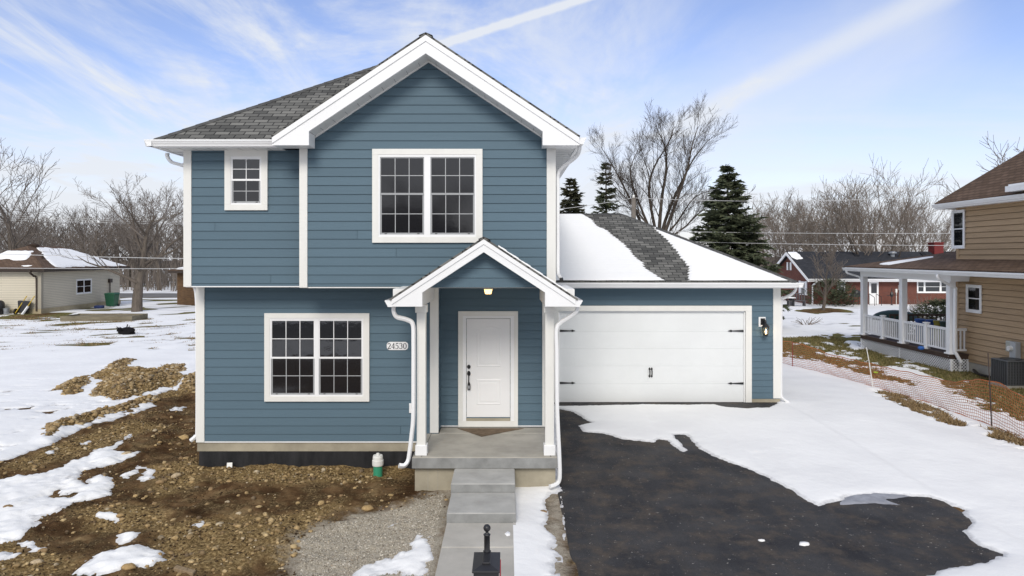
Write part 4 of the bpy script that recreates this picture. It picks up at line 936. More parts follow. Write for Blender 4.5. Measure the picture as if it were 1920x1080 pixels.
def ceiling_lamp():
    D = 12.0; c = (px(915.5, D), D, 3.46); r = empty('ceiling_light', c, 'small lit square glass lamp under the porch gable', 'lamp')
    b = MB(); b.box(c[0] - .085, c[0] + .085, D - .085, D + .085, 3.445, 3.46); b.box(c[0] - .075, c[0] + .075, D - .075, D + .075, 3.425, 3.445)
    b.build('lamp_base', mat('brushed_nickel', (.45, .42, .36), .35, .5, metal=.6), r, bevel=.003)
    g = MB(); g.hull8([(c[0] - .05, D - .05, 3.345), (c[0] + .05, D - .05, 3.345), (c[0] + .05, D + .05, 3.345), (c[0] - .05, D + .05, 3.345), (c[0] - .07, D - .07, 3.425), (c[0] + .07, D - .07, 3.425), (c[0] + .07, D + .07, 3.425), (c[0] - .07, D + .07, 3.425)])
    g.build('lamp_shade', emit_mat('lit_lamp_glass', (1, .62, .22), 2.4), r, bevel=.006)
    ld = bpy.data.lights.new('porch_light', 'POINT'); ld.energy = 1.8; ld.color = (1, .78, .5); ld.shadow_soft_size = .05; lo = bpy.data.objects.new('porch_light', ld); COL.objects.link(lo); lo.location = (c[0], c[1], 3.28); lo.parent = r; lo.matrix_parent_inverse = Matrix.Translation(r.location).inverted()
ceiling_lamp()
def number_plate():
    cx, cz = (745.4 - 950) / 97.4, CZ - (648.5 - 480) / 97.4; y = YW - .022; w, h = .205, .079
    r = empty('number_plate', (cx, y, cz), 'white house number plate 24530 on the blue siding', 'sign')
    b = MB(); pts = []
    for sx_, sz_, a0 in ((1, 1, 0), (-1, 1, 90), (-1, -1, 180), (1, -1, 270)):
        ccx, ccz = cx + sx_ * (w), cz + sz_ * h
        for k in range(4):
            a = R(a0 + 180 + 90) - R(90 * k / 3) if False else None
        e_ = .05
        if (sx_ > 0) == (sz_ > 0): pts += [(ccx, y, ccz - sz_ * e_), (ccx - sx_ * .012, y, ccz - sz_ * .022), (ccx - sx_ * e_, y, ccz)]
        else: pts += [(ccx - sx_ * e_, y, ccz), (ccx - sx_ * .012, y, ccz - sz_ * .022), (ccx, y, ccz - sz_ * e_)]
    b.prism(pts, (0, .02, 0)); b.build('plate', M['white'], r, bevel=.002)
    ink = mat('number_ink', (.012, .016, .035), .5, .3); db = MB(); H = .108; W_ = .058
    def stroke(pts, ox, thick=.015, thin=.006):
        pts = [(ox + a * W_, cz - H / 2 + b_ * H) for a, b_ in pts]; L_, R_ = [], []
        for i in range(len(pts)):
            a, b_ = pts[max(0, i - 1)], pts[min(len(pts) - 1, i + 1)]; tx, tz = b_[0] - a[0], b_[1] - a[1]; l = math.hypot(tx, tz) or 1; tx /= l; tz /= l
            w_ = (thin + (thick - thin) * abs(tz) ** 1.5) / 2; L_.append((pts[i][0] - tz * w_, pts[i][1] + tx * w_)); R_.append((pts[i][0] + tz * w_, pts[i][1] - tx * w_))
        for i in range(len(pts) - 1):
            q = [L_[i], L_[i + 1], R_[i + 1], R_[i]]; db.prism([(a, y - .0035 - .0001 * (i % 2), b_) for a, b_ in q], (0, .003, 0))
    def arc(cx_, cz_, rx_, rz_, a0, a1, n=14): return [(cx_ + rx_ * math.cos(R(a0 + (a1 - a0) * k / n)), cz_ + rz_ * math.sin(R(a0 + (a1 - a0) * k / n))) for k in range(n + 1)]
    x0 = cx - .187; st_ = .0755
    stroke(arc(.48, .70, .40, .29, 165, -25) + [(.60, .38), (.30, .16), (.04, .03)], x0); stroke([(.02, .03), (.5, .03), (.98, .03)], x0, .012, .012); stroke([(.94, .0), (1.0, .2)], x0, .008, .008)
    x1 = x0 + st_; stroke([(.72, 1.0), (.35, .62), (.0, .28)], x1, .008, .006); stroke([(.0, .28), (.5, .28), (1.02, .28)], x1, .009, .009); stroke([(.74, 1.0), (.74, .5), (.74, .02)], x1); stroke([(.5, .015), (.98, .015)], x1, .007, .007)
    x2 = x0 + 2 * st_; stroke([(.18, .97), (.6, .97), (.92, .98)], x2, .014, .014); stroke([(.2, .98), (.15, .56)], x2, .007, .007); stroke(arc(.42, .32, .46, .31, 125, -150), x2)
    x3 = x0 + 3 * st_; stroke(arc(.44, .76, .40, .23, 160, -75), x3); stroke(arc(.42, .29, .46, .27, 80, -155), x3)
    x4 = x0 + 4 * st_; stroke(arc(.5, .5, .46, .48, 0, 360, 26), x4)
    db.build('digits', ink, r)
number_plate()
mt = MB(); A2 = [P(858, 803.5, 0.1)]
D1, D2 = F * (CZ - .6) / (803 - 480), F * (CZ - .6) / (818 - 480)
mt.prism([(px(858, D1), D1, .594), (px(903, D2), D2, .594), (px(982, D1), D1, .594)], (0, 0, .008))
tag(mt.build('doormat', mat('brown_mat', (.155, .115, .08), .95, .1, var=.25, vscale=8, bump=.5, bscale=80)), 'thin brown triangular mat on the porch slab by the door', 'mat')
ob = MB(); T = FT(YW); x0, z0 = (769.5 - 950) / 97.4, CZ - (764 - 480) / 97.4; ob.box(x0 - .02, x0 + .06, YW - .04, YW - .016, z0 - .1, z0 + .085); ob.build('outlet_cover', M['white'], house, bevel=.005)
stp = empty('concrete_steps', (-.36, 11, .1), 'two grey poured concrete steps leading up to the porch', 'steps')
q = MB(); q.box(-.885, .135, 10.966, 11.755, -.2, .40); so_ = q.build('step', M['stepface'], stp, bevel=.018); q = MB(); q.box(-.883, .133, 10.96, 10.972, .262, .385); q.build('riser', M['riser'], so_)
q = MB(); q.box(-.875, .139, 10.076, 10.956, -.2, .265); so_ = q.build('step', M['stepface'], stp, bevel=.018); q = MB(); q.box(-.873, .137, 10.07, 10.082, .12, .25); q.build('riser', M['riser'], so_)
wk = MB()
ys = [10.068, 9.22, 7.9, 6.6, 5.3, 4.0]
for i in range(5): wk.box(-.872, .142, ys[i + 1] + (.012), ys[i], -.1, .126 - i * .004)
tag(wk.build('path', M['walk'], bevel=.012), 'pale concrete front walk with joints', 'path', kind='structure')
fp = MB()  # small snow leftover and chips
def blob(name, x, y, w, h, D=None, z=0.0, th=.012, m=None, label='', cat='', seed=1, n=14):
    D = D or F * (CZ - z) / (y - 480); cx = px(x, D); rng = random.Random(seed); b = MB(); rim = []; 
    for k in range(n):
        a = 2 * math.pi * k / n; r_ = rng.uniform(.75, 1.1); rim.append((math.cos(a) * w / 2 * r_, math.sin(a) * h / 2 * r_))
    vs = [(cx + a, D + b_, z - .003) for a, b_ in rim] + [(cx + a * .85, D + b_ * .85, z + th * .8) for a, b_ in rim] + [(cx, D, z + th)]
    b.add(vs, [(k, (k + 1) % n, n + (k + 1) % n, n + k) for k in range(n)] + [(n + k, n + (k + 1) % n, 2 * n) for k in range(n)])
    return tag(b.build(name, m or M['snow'], None, smooth=True), label, cat)
blob('snow_clump', 952, 1001, .09, .16, z=.126, label='small footprint sized snow clump left on the front walk', cat='snow', seed=3)
blob('snow_clump', 1508, 1021, .16, .10, z=.03, label='small white snow lump alone on the dark driveway', cat='snow', seed=5, th=.03)
blob('snow_clump', 1428, 1014, .10, .06, z=.03, label='tiny pale snow lump on the driveway left of the larger lump', cat='snow', seed=8, th=.02)

def cyl_thing():
    D = 12.85; x = px(708.5, D); r = empty('vent_pipe', (x, D, -.05), 'green plastic pipe with white cap standing in the dirt', 'pipe')
    b = MB(); b.lathe((x, D, 0), [(.085, -.2), (.085, .30)], 20); b.build('pipe', mat('green_pipe', (.045, .30, .17), .4, .4), r, smooth=False)
    z = .12
    b = MB(); b.lathe((x, D, z), [(.10, .0), (.105, .02), (.105, .10), (.096, .105), (.094, .16), (.085, .185), (.085, .19), (.02, .195)], 20); b.lathe((x, D, z), [(.03, .19), (.03, .225), (.02, .23)], 8); b.build('cap', M['trim'], r)
cyl_thing()
def mailbox():
    D = 6.4; s = F / D; x = px(913, D); zt = CZ - (1037 - 480) / s
    r = empty('mailbox', (x, D, -.1), 'black mailbox with ball finial post and red flag in front of the walk', 'mailbox')
    w = .123; zr = zt - .0; y0, y1 = D - .30, D + .10
    b = MB(); b.box(x - w + .012, x + w - .012, y0 + .02, y1 - .02, zr - .36, zr - .052); b.box(x - w, x + w, y0, y1, zr - .052, zr - .034); b.build('box', M['black2'], r, bevel=.004)
    b = MB(); ya, yb = y0 + .1, y1 - .05
    b.add([(x - w, y0, zr - .034), (x + w, y0, zr - .034), (x + w, y1, zr - .034), (x - w, y1, zr - .034), (x - .035, ya, zr - .012), (x + .035, ya, zr - .012), (x + .035, yb, zr - .012), (x - .035, yb, zr - .012)],
          [(0, 1, 5, 4), (1, 2, 6, 5), (2, 3, 7, 6), (3, 0, 4, 7), (4, 5, 6, 7)]); b.build('roof', M['black2'], r)
    b = MB(); b.box(x - .036, x + .036, ya - .01, yb + .01, zr - .014, zr + .004); b.build('ridge_block', M['black2'], r, bevel=.004)
    zb = zr + .002; H = (1037 - 985) / s; yp = yb - .03
    b = MB(); b.lathe((x, yp, zb), [(.034, 0), (.027, .012), (.027, H * .60), (.033, H * .615), (.033, H * .64), (.026, H * .66), (.012, H * .70), (.014, H * .73)] + [(.034 * math.sin(a), H - .034 - .034 * math.cos(a)) for a in [math.pi * (.16 + .84 * k / 9) for k in range(10)]], 20); b.build('finial', M['black2'], r, smooth=True)
    b = MB(); b.box(x - .055, x + .055, yp - .055, yp + .055, -.3, zr - .36); b.build('post', M['black2'], r, bevel=.005)
    b = MB(); b.box(x + w - .006, x + w + .006, D - .22, D - .02, zr - .22, zr - .19); b.box(x + w - .004, x + w + .006, D - .05, D - .02, zr - .19, zr - .05); b.build('flag', mat('red_flag', (.5, .02, .04), .4, .4), r)
    b = MB(); b.box(x - w + .03, x + w - .03, y0 + .008, y0 + .02, zr - .34, zr - .1); b.build('mailbox_door', M['black2'], r, bevel=.004)
mailbox()

# ------------------------------------------------------------------ stones
def ico(sub):
    t = (1 + 5 ** .5) / 2
    v = [Vector(p).normalized() for p in [(-1, t, 0), (1, t, 0), (-1, -t, 0), (1, -t, 0), (0, -1, t), (0, 1, t), (0, -1, -t), (0, 1, -t), (t, 0, -1), (t, 0, 1), (-t, 0, -1), (-t, 0, 1)]]
    f = [(0, 11, 5), (0, 5, 1), (0, 1, 7), (0, 7, 10), (0, 10, 11), (1, 5, 9), (5, 11, 4), (11, 10, 2), (10, 7, 6), (7, 1, 8), (3, 9, 4), (3, 4, 2), (3, 2, 6), (3, 6, 8), (3, 8, 9), (4, 9, 5), (2, 4, 11), (6, 2, 10), (8, 6, 7), (9, 8, 1)]
    for _ in range(sub):
        c = {}; nf = []
        def mid(a, b):
            k = (min(a, b), max(a, b))
            if k not in c: v.append(((v[a] + v[b]) / 2).normalized()); c[k] = len(v) - 1
            return c[k]
        for a, b, d in f:
            x, y, z = mid(a, b), mid(b, d), mid(d, a); nf += [(a, x, z), (b, y, x), (d, z, y), (x, y, z)]
        f = nf
    return np.array([tuple(p) for p in v]), np.array(f)
def stone_mat(name, stops):
    m = bpy.data.materials.new(name); m.use_nodes = True; nt = m.node_tree; b = nt.nodes['Principled BSDF']; b.inputs['Roughness'].default_value = .9; b.inputs['Specular IOR Level'].default_value = .2
    g = nt.nodes.new('ShaderNodeNewGeometry'); r = nt.nodes.new('ShaderNodeValToRGB'); nt.links.new(g.outputs['Random Per Island'], r.inputs[0]); e = r.color_ramp.elements
    e[0].position, e[0].color = 0, (*stops[0], 1); e[1].position, e[1].color = 1, (*stops[-1], 1)
    for i, c in enumerate(stops[1:-1]): q = e.new((i + 1) / (len(stops) - 1)); q.color = (*c, 1)
    tc = nt.nodes.new('ShaderNodeTexCoord'); n = nt.nodes.new('ShaderNodeTexNoise'); n.inputs['Scale'].default_value = 25; n.inputs['Detail'].default_value = 6; nt.links.new(tc.outputs['Object'], n.inputs['Vector'])
    mr = nt.nodes.new('ShaderNodeMapRange'); nt.links.new(n.outputs['Fac'], mr.inputs[0]); mr.inputs[1].default_value = .3; mr.inputs[2].default_value = .7; mr.inputs[3].default_value = .62; mr.inputs[4].default_value = 1.2
    x = nt.nodes.new('ShaderNodeMix'); x.data_type = 'RGBA'; x.blend_type = 'MULTIPLY'; x.inputs['Factor'].default_value = 1; nt.links.new(r.outputs[0], x.inputs['A']); nt.links.new(mr.outputs[0], x.inputs['B']); nt.links.new(x.outputs['Result'], b.inputs['Base Color'])
    bp = nt.nodes.new('ShaderNodeBump'); bp.inputs['Strength'].default_value = .4; bp.inputs['Distance'].default_value = .01; nt.links.new(n.outputs['Fac'], bp.inputs['Height']); nt.links.new(bp.outputs[0], b.inputs['Normal'])
    return m
M['stone'] = stone_mat('fieldstone', [(.38, .27, .13), (.20, .135, .07), (.52, .39, .21), (.30, .205, .10), (.45, .32, .16), (.12, .08, .045), (.58, .48, .33)])
M['pebble'] = stone_mat('pebbles', [(.06, .036, .018), (.035, .021, .011), (.26, .17, .075), (.03, .018, .010), (.10, .062, .028), (.05, .03, .015), (.34, .25, .13)])
M['grit'] = stone_mat('grey_gravel', [(.34, .30, .24), (.52, .47, .38), (.2, .17, .13), (.62, .58, .5), (.38, .32, .25)])
V1, F1 = ico(1); V0, F0 = ico(0); V2, F2 = ico(2)
def scatter(name, pts, sizes, V, Fc, m, seed, label, cat, flat=.65):
    rng = np.random.default_rng(seed); n = len(pts); k = len(V)
    sc = np.stack([rng.uniform(.7, 1.3, n), rng.uniform(.6, 1.0, n), rng.uniform(flat * .7, flat * 1.2, n)], -1) * sizes[:, None]
    a = rng.uniform(0, 2 * np.pi, n); pert = 1 + .22 * (rng.random((n, k)) - .5) * 2
    v = V[None] * pert[..., None] * sc[:, None, :]
    x = v[..., 0] * np.cos(a)[:, None] - v[..., 1] * np.sin(a)[:, None]; y = v[..., 0] * np.sin(a)[:, None] + v[..., 1] * np.cos(a)[:, None]
    co = np.stack([x, y, v[..., 2]], -1) + pts[:, None, :]
    f = (Fc[None] + (np.arange(n) * k)[:, None, None]).reshape(-1, 3)
    me = bpy.data.meshes.new(name); me.vertices.add(n * k); me.vertices.foreach_set('co', co.reshape(-1).astype(np.float32))
    me.loops.add(f.size); me.loops.foreach_set('vertex_index', f.ravel().astype(np.int32)); me.polygons.add(len(f)); me.polygons.foreach_set('loop_start', np.arange(0, f.size, 3, dtype=np.int32))
    me.polygons.foreach_set('use_smooth', np.full(len(f), True)); me.update(calc_edges=True); me.materials.append(m)
    o = bpy.data.objects.new(name, me); COL.objects.link(o); tag(o, label, cat, kind='stuff'); return o
def sample(n, rng, x0, x1, y0, y1, accept):
    out = []
    while len(out) < n:
        X = rng.uniform(x0, x1, n * 3); Y = rng.uniform(y0, y1, n * 3); k = accept(X, Y); X, Y = X[k], Y[k]
        for i in range(len(X)):
            out.append((X[i], Y[i]))
            if len(out) >= n: break
    o = np.array(out); return o[:, 0], o[:, 1]
rng = np.random.default_rng(11)
notbuilt = lambda X, Y: ~(((X > -5.98) & (X < .9) & (Y > 13.28)) | ((X > -1.7) & (X < .9) & (Y > 11.7)) | ((X > -.93) & (X < .2)))
def acc_dirt(dens_seed, lo, tanw=.0):
    def f(X, Y):
        s, d, g, gr, tn, dv = fields(X, Y); w = fbm(X * 1.2, Y * 1.2, 3, dens_seed) * .5 + .5 + tanw * sstep(tn, -.3, .3)
        return (d > -.05) & (s < .02) & (gr < .1) & notbuilt(X, Y) & (w > lo + rng.random(len(X)) * .5)
    return f
X, Y = sample(12000, rng, -12.5, -.9, 7.6, 24, acc_dirt(90, .36, .55)); z = ground_h(X, Y)
scatter('pebbles', np.stack([X, Y, z + .001], -1), .006 + .020 * rng.random(len(X)) ** 2, V0, F0, M['pebble'], 1, 'small pebbles and clods all over the bare earth', 'pebbles')
X, Y = sample(2600, rng, -12.5, -.9, 7.6, 24, acc_dirt(91, .42, .6)); z = ground_h(X, Y)
scatter('rubble', np.stack([X, Y, z + .005], -1), .014 + .045 * rng.random(len(X)) ** 4, V1, F1, M['stone'], 2, 'fist sized tan rubble scattered through the bare earth', 'rubble')
def acc_mound(X, Y):
    d = np.max([sdf(p, X, Y) for p in wDIRT[1:5]], axis=0); s = fields(X, Y)[0]; return (d > -.1) & (s < .05)
X, Y = sample(2600, rng, -17, -7.2, 14, 29, acc_mound); z = ground_h(X, Y)
scatter('rubble', np.stack([X, Y, z + .01], -1), .022 + .06 * rng.random(len(X)) ** 2.5, V1, F1, M['stone'], 3, 'heaped tan rubble on the low mounds left of the house', 'rubble')
def acc_gravel(X, Y):
    s, d, g, gr, tn, dv = fields(X, Y); return (gr > .12) & (s < .02) & notbuilt(X, Y) & (dv < .0)
X, Y = sample(7000, rng, -3.2, 1.1, 7.6, 12.2, acc_gravel); z = ground_h(X, Y)
scatter('gravel', np.stack([X, Y, z + .001], -1), rng.uniform(.006, .018, len(X)), V0, F0, M['grit'], 4, 'grey crushed gravel beside the front walk', 'gravel')
# individually countable stones
protos = []
for i in range(5):
    r2 = np.random.default_rng(40 + i); d = r2.normal(size=(6, 3)); d /= np.linalg.norm(d, axis=1)[:, None]; V = V2.copy()
    for q in d:
        p = V @ q; lim = r2.uniform(.62, .85); V = V - np.maximum(p - lim, 0)[:, None] * q * .85
    V = V * (1 + .05 * r2.normal(size=len(V)))[:, None] * np.array([1.15, .85, .62])
    me = bpy.data.meshes.new('fieldstone'); me.from_pydata([tuple(v) for v in V], [], [tuple(f) for f in F2]); me.polygons.foreach_set('use_smooth', [True] * len(me.polygons))
    c = [(.38, .26, .125), (.25, .165, .085), (.48, .38, .25), (.31, .21, .11), (.44, .31, .15)][i]
    me.materials.append(mat('stone_%d' % i, c, .9, .2, var=.25, vscale=3, bump=.5, bscale=12)); protos.append(me)
def stone(x, y, w, label, group=None, i=0, rz=0, D=None):
    D = F * CZ / (y - 480); X = px(x, D); zz = float(ground_h(np.array([X]), np.array([D]))[0]); D = F * (CZ - zz) / (y - 480); X = px(x, D)
    o = bpy.data.objects.new('fieldstone', protos[i]); COL.objects.link(o); s_ = w * D / F / 2.3; o.scale = (s_, s_, s_); o.location = (X, D, zz + s_ * .12); o.rotation_euler = (0, 0, rz)
    return tag(o, label, 'stone', group)
stone(688, 956, 26, 'rounded tan stone between the dirt and the grey gravel', None, 0, .3)
stone(602, 944, 16, 'egg shaped tan stone in dark dirt below the twin window', None, 4, 1.2)
stone(1018, 962, 17, 'single brown stone on the snow strip beside the walk', None, 1, .2)
stone(14, 778 + 175, 20, 'brown stone on the snow patch at the left picture edge', None, 1, .5)
stone(240, 1066, 28, 'flat tan stone lying on the front snow patch', None, 0, .1)
stone(388, 987, 20, 'tan stone beside the small snow scrap in mid dirt', None, 4, .4)
stone(68, 1056, 22, 'greyish round stone in the lower left corner dirt', None, 2, .4)
stone(80, 1034, 18, 'tan stone at the edge of the narrow lower left snow scrap', None, 3, .9)
stone(345, 822, 24, 'large yellowish stone in the dark dirt near the left wall', None, 4, .1)
stone(237, 853, 20, 'pale grey stone at the top of the long snow tongue', None, 2, .6)
rr = random.Random(9)
spots = [(300, 905, 22), (330, 893, 26), (360, 905, 20), (395, 918, 18), (430, 905, 22), (255, 930, 16), (290, 945, 15), (470, 900, 15), (510, 890, 16), (545, 905, 13), (585, 895, 14), (625, 888, 12), (560, 935, 12), (520, 950, 12), (480, 965, 12), (440, 985, 13), (455, 1010, 12), (495, 1030, 13), (530, 1060, 13), (420, 1050, 15), (450, 1066, 18), (355, 1010, 11), (320, 985, 10), (280, 1015, 10), (185, 955, 13), (150, 970, 12), (340, 860, 18), (320, 845, 14), (300, 830, 13), (355, 840, 16), (290, 855, 14), (270, 865, 12), (345, 880, 22), (315, 872, 15), (210, 950, 18), (225, 968, 22), (100, 1040, 14), (125, 1050, 12), (560, 1015, 13), (510, 1000, 12), (600, 970, 12), (640, 930, 13), (665, 915, 11), (735, 955, 10), (575, 985, 11), (62, 1068, 12), (300, 1040, 16), (285, 1052, 14), (170, 1072, 14), (400, 1030, 11)]
for (x, y, w) in spots: stone(x, y, w * .72, 'tan or brown fieldstone half sunk in the bare brown dirt', 'stones scattered over the bare dirt', rr.randrange(5), rr.uniform(0, 6))
# a plank in the foreground dirt, a paper scrap by the foundation
D = F * CZ / (1072 - 480); b = MB(); b.hull8([(px(325, D), D, .0), (px(372, D), D - .15, .0), (px(372, D), D - .06, .0), (px(325, D), D + .09, .0), (px(325, D), D, .05), (px(372, D), D - .15, .05), (px(372, D), D - .06, .05), (px(325, D), D + .09, .05)])
tag(b.build('plank', mat('weathered_wood', (.26, .19, .115), .85, .2, var=.2, vscale=4, stretch=(8, 1, 1)), bevel=.006), 'short weathered plank lying in the foreground dirt', 'plank')
b = MB(); D = 13.2; b.hull8([(px(425, D), D, -.03), (px(435, D), D, -.03), (px(435, D), D + .02, -.03), (px(425, D), D + .02, -.03), (px(424, D), D + .04, .05), (px(434, D), D + .04, .055), (px(434, D), D + .05, .055), (px(424, D), D + .05, .05)])
tag(b.build('paper_scrap', M['trim']), 'white paper scrap standing against the black foundation', 'litter')

# ------------------------------------------------------------------ bare trees and conifers
class TB(MB): pass
def bare_tree(seed, H, trunk_r, fork, spread, levels, multi=1, lean=0.0, kids=(6, 6, 5, 5), upb=.28, minr=.011, rdec=.5, low=None, wander=.16, stems=None):
    rng = random.Random(seed); tk, cr = MB(), MB()
    def branch(p, d, L, r, lev):
        n = 6 if lev == 0 else (5 if lev < 3 else 3); pts = [p]; rs = [r]; dd = d.normalized(); q = Vector(p)
        ends = []
        for i in range(n):
            dd = (dd + Vector((rng.gauss(0, wander), rng.gauss(0, wander), rng.gauss(0, wander) + upb * .25))).normalized()
            q = q + dd * (L / n); pts.append(q.copy()); f = (i + 1) / n; rs.append(max(minr * .6, r * (1 - f * (.82 if lev == 0 else .85)))); ends.append((q.copy(), dd.copy(), rs[-1], f))
        (tk if lev <= 1 and r > trunk_r * .22 else cr).tube(pts, rs, 7 if lev == 0 else (5 if lev == 1 else (4 if lev == 2 else 3)), cap=False)
        spawn(pts, rs, n, L, lev)
    def spawn(pts, rs, n, L, lev):
        if lev >= levels: return
        nk = kids[min(lev, len(kids) - 1)]
        for k in range(nk):
            f = fork + (1 - fork) * (k + rng.random()) / nk if lev == 0 else .18 + .8 * (k + rng.random()) / nk
            f = min(f, .995); i = min(int(f * n), n - 1); a, da, ra, _ = (pts[i], None, rs[i], 0) if True else 0; t = f * n - i
            base = Vector(pts[i]).lerp(Vector(pts[i + 1]), t); dir0 = (Vector(pts[i + 1]) - Vector(pts[i])).normalized(); rb = rs[i] * (1 - t) + rs[i + 1] * t
            ax_ = dir0.orthogonal().normalized(); ax_.rotate(Matrix.Rotation(rng.uniform(0, 6.283), 3, dir0))
            ang = R(rng.uniform(28, 58)) * spread; nd = dir0.copy(); nd.rotate(Matrix.Rotation(ang, 3, ax_)); nd = (nd + Vector((0, 0, upb))).normalized()
            l2 = L * (rng.uniform(.55, .8) if lev == 0 else rng.uniform(.42, .70)) * (1.1 - .45 * f)
            branch(base, nd, l2, max(minr, rb * rng.uniform(rdec * .8, rdec * 1.25)), lev + 1)
    if stems:
        for pp, r0 in stems:
            pts = spline(pp, 3); n = len(pts) - 1; rs = [max(minr, r0 * .8 * (1 - .90 * k / n)) for k in range(n + 1)]; tk.tube(pts, rs, 7, cap=False)
            spawn(pts, rs, n, sum((pts[k + 1] - pts[k]).length for k in range(n)) * .27, 0)
    elif multi == 1: branch(Vector((0, 0, -.2)), Vector((lean, 0, 1)), H * .62, trunk_r, 0)
    else:
        tk.tube([(0, 0, -.3), (0, 0, .5), (0, 0, .9)], [trunk_r * 1.25, trunk_r, trunk_r * .8], 8)
        for k in range(multi):
            a = 2 * math.pi * (k + rng.uniform(-.25, .25)) / multi; s_ = rng.uniform(.15, .62)
            branch(Vector((math.cos(a) * .25, math.sin(a) * .15, .3)), Vector((math.cos(a) * s_, math.sin(a) * s_ * .8, 1)), H * rng.uniform(.62, .8), trunk_r * rng.uniform(.42, .62), 0)
    if low:
        for (z, dv, L, r) in low: branch(Vector((0, 0, z)), Vector(dv), L, r, 1)
    return tk, cr
def tree(name, loc, label, group=None, tm='bark', cm='twig', rz=0, sc=1, **k):
    tk, cr = bare_tree(**k); r = empty(name, (0, 0, 0), label, 'tree', group)
    tk.build('trunk', M[tm], r, smooth=True); cr.build('crown', M[cm], r, smooth=True)
    r.location = loc; r.rotation_euler = (0, 0, rz); r.scale = (sc, sc, sc); return r
yard = tree('bare_tree', (px(257, 49.5), 49.5, 0), 'broad bare tree behind the raised bed with a low drooping limb', seed=4, H=11.6, trunk_r=.40, fork=.36, spread=1.05, levels=4, kids=(11, 6, 5, 4), upb=.16, minr=.013, rdec=.52, wander=.11,
            low=[(2.1, (-1, -.25, .42), 4.4, .14)])
_bD = 43.0; _rb = random.Random(77)
def _stem(px_pts, r0):
    out = [Vector((px(px_pts[0][0], _bD) * .15 + px(1238, _bD) * .85 - px(1238, _bD), 0, -.2))]; dy_s = _rb.uniform(-1.8, 1.8)
    for k, (x, y) in enumerate(px_pts):
        f = (k + 1) / len(px_pts); out.append(Vector((px(x, _bD) - px(1238, _bD), dy_s * f, pz(y, _bD))))
    return out, r0
STEMS = [_stem(p, r) for p, r in (
    ([(1222, 450), (1205, 410), (1190, 372), (1166, 318), (1146, 278), (1128, 246)], .17), ([(1224, 450), (1206, 392), (1184, 336), (1178, 296), (1196, 250)], .15),
    ([(1234, 450), (1238, 360), (1246, 296), (1241, 252), (1224, 218)], .19), ([(1240, 450), (1258, 378), (1288, 312), (1312, 268), (1344, 228)], .19),
    ([(1241, 450), (1262, 372), (1282, 305), (1291, 252), (1300, 218)], .18), ([(1232, 450), (1216, 345), (1226, 292), (1252, 246), (1264, 210)], .16),
    ([(1246, 450), (1272, 402), (1306, 352), (1342, 338)], .13), ([(1250, 455), (1290, 410), (1312, 386), (1344, 366)], .13), ([(1228, 452), (1196, 390), (1160, 350), (1130, 320)], .12))]
big = tree('bare_tree', (px(1238, _bD), _bD, 0), 'tall many stemmed bare tree rising behind the garage roof', tm='dark_bark', cm='dark_bark', seed=12, H=10.4, trunk_r=.40, fork=.30, spread=.85, levels=3, kids=(16, 8, 6), upb=.20, minr=.0075, rdec=.36, wander=.10, stems=STEMS); big.scale = (.97, .97, .93)
PR = [tree('bare_tree', (-60 + 9 * i, 80 + (i % 2) * 6, 0), 'grey bare tree standing in the wood behind the cream house', 'bare trees in the wood at left', seed=20 + i, H=h, trunk_r=.30, fork=.25, spread=s, levels=3, kids=(12, 7, 6), upb=.22, minr=.02, rdec=.46, cm='twig') for i, (h, s) in enumerate(((13, 1.0), (12, .9), (14, 1.1), (11.5, 1.0)))]
rt = random.Random(3)
for k in range(18):
    x = -20 + 400 * (k + rt.random() * .8) / 18; D = rt.uniform(76, 104); y_top = rt.uniform(355, 410)
    copy_tree(PR[k % 4], (px(x, D), D, 0), rt.uniform(0, 6.28), rt.uniform(.8, 1.02))
tall = copy_tree(PR[2], (px(-22, 58), 60, 0), 1.0, 1.12, label='tall bare tree behind the cream house at the left picture edge'); del tall['group']
for i, pr in enumerate(PR): pr.location = (px(40 + 85 * i, 88), 88 + i * 2, 0)
PRR = [tree('bare_tree', (px(1470 + 90 * i, 78), 78, 0), 'pale bare tree standing behind the red brick house', 'bare trees behind the brick house', seed=50 + i, H=h, trunk_r=.26, fork=.18, spread=s, levels=3, multi=m_, kids=(8, 6, 5), upb=.25, minr=.019, rdec=.45, cm='twig2') for i, (h, s, m_) in enumerate(((11, .9, 3), (12, .9, 4), (11, 1.0, 1)))]
for k, (x, D, s) in enumerate([(1440, 70, .85), (1500, 85, .95), (1555, 92, 1.0), (1585, 80, .95), (1625, 76, 1.0), (1680, 88, 1.0), (1715, 80, .9), (1740, 95, 1.1), (1790, 90, 1.05), (1690, 100, 1.15), (1530, 100, 1.1), (1480, 105, 1.1), (1410, 98, .9)]):
    copy_tree(PRR[k % 3], (px(x, D), D, 0), k * 1.3, s)
o = copy_tree(PRR[1], (px(1765, 52), 62, 0), .5, 1.0, label='bare tree close behind the tan house corner'); del o['group']
o = copy_tree(PRR[0], (px(1900, 40), 40, 0), 2.5, .93, label='bare tree topping the brown roof of the tan house'); del o['group']
o = copy_tree(PRR[2], (px(1405, 45), 50, 0), 2.0, .98, label='slim bare tree behind the tall dark spruce'); del o['group']
for k, (X_, Y_, rz_, sc_) in enumerate(((-14, -26, 1.0, 1.0), (-5.5, -30, 2.2, 1.1), (3.5, -27, 4.0, 1.0), (13, -32, 5.0, 1.1))):
    o = copy_tree(yard, (X_, Y_, 0), rz_, sc_, label='bare tree across the street that is only seen mirrored in the windows', group='bare trees across the street')
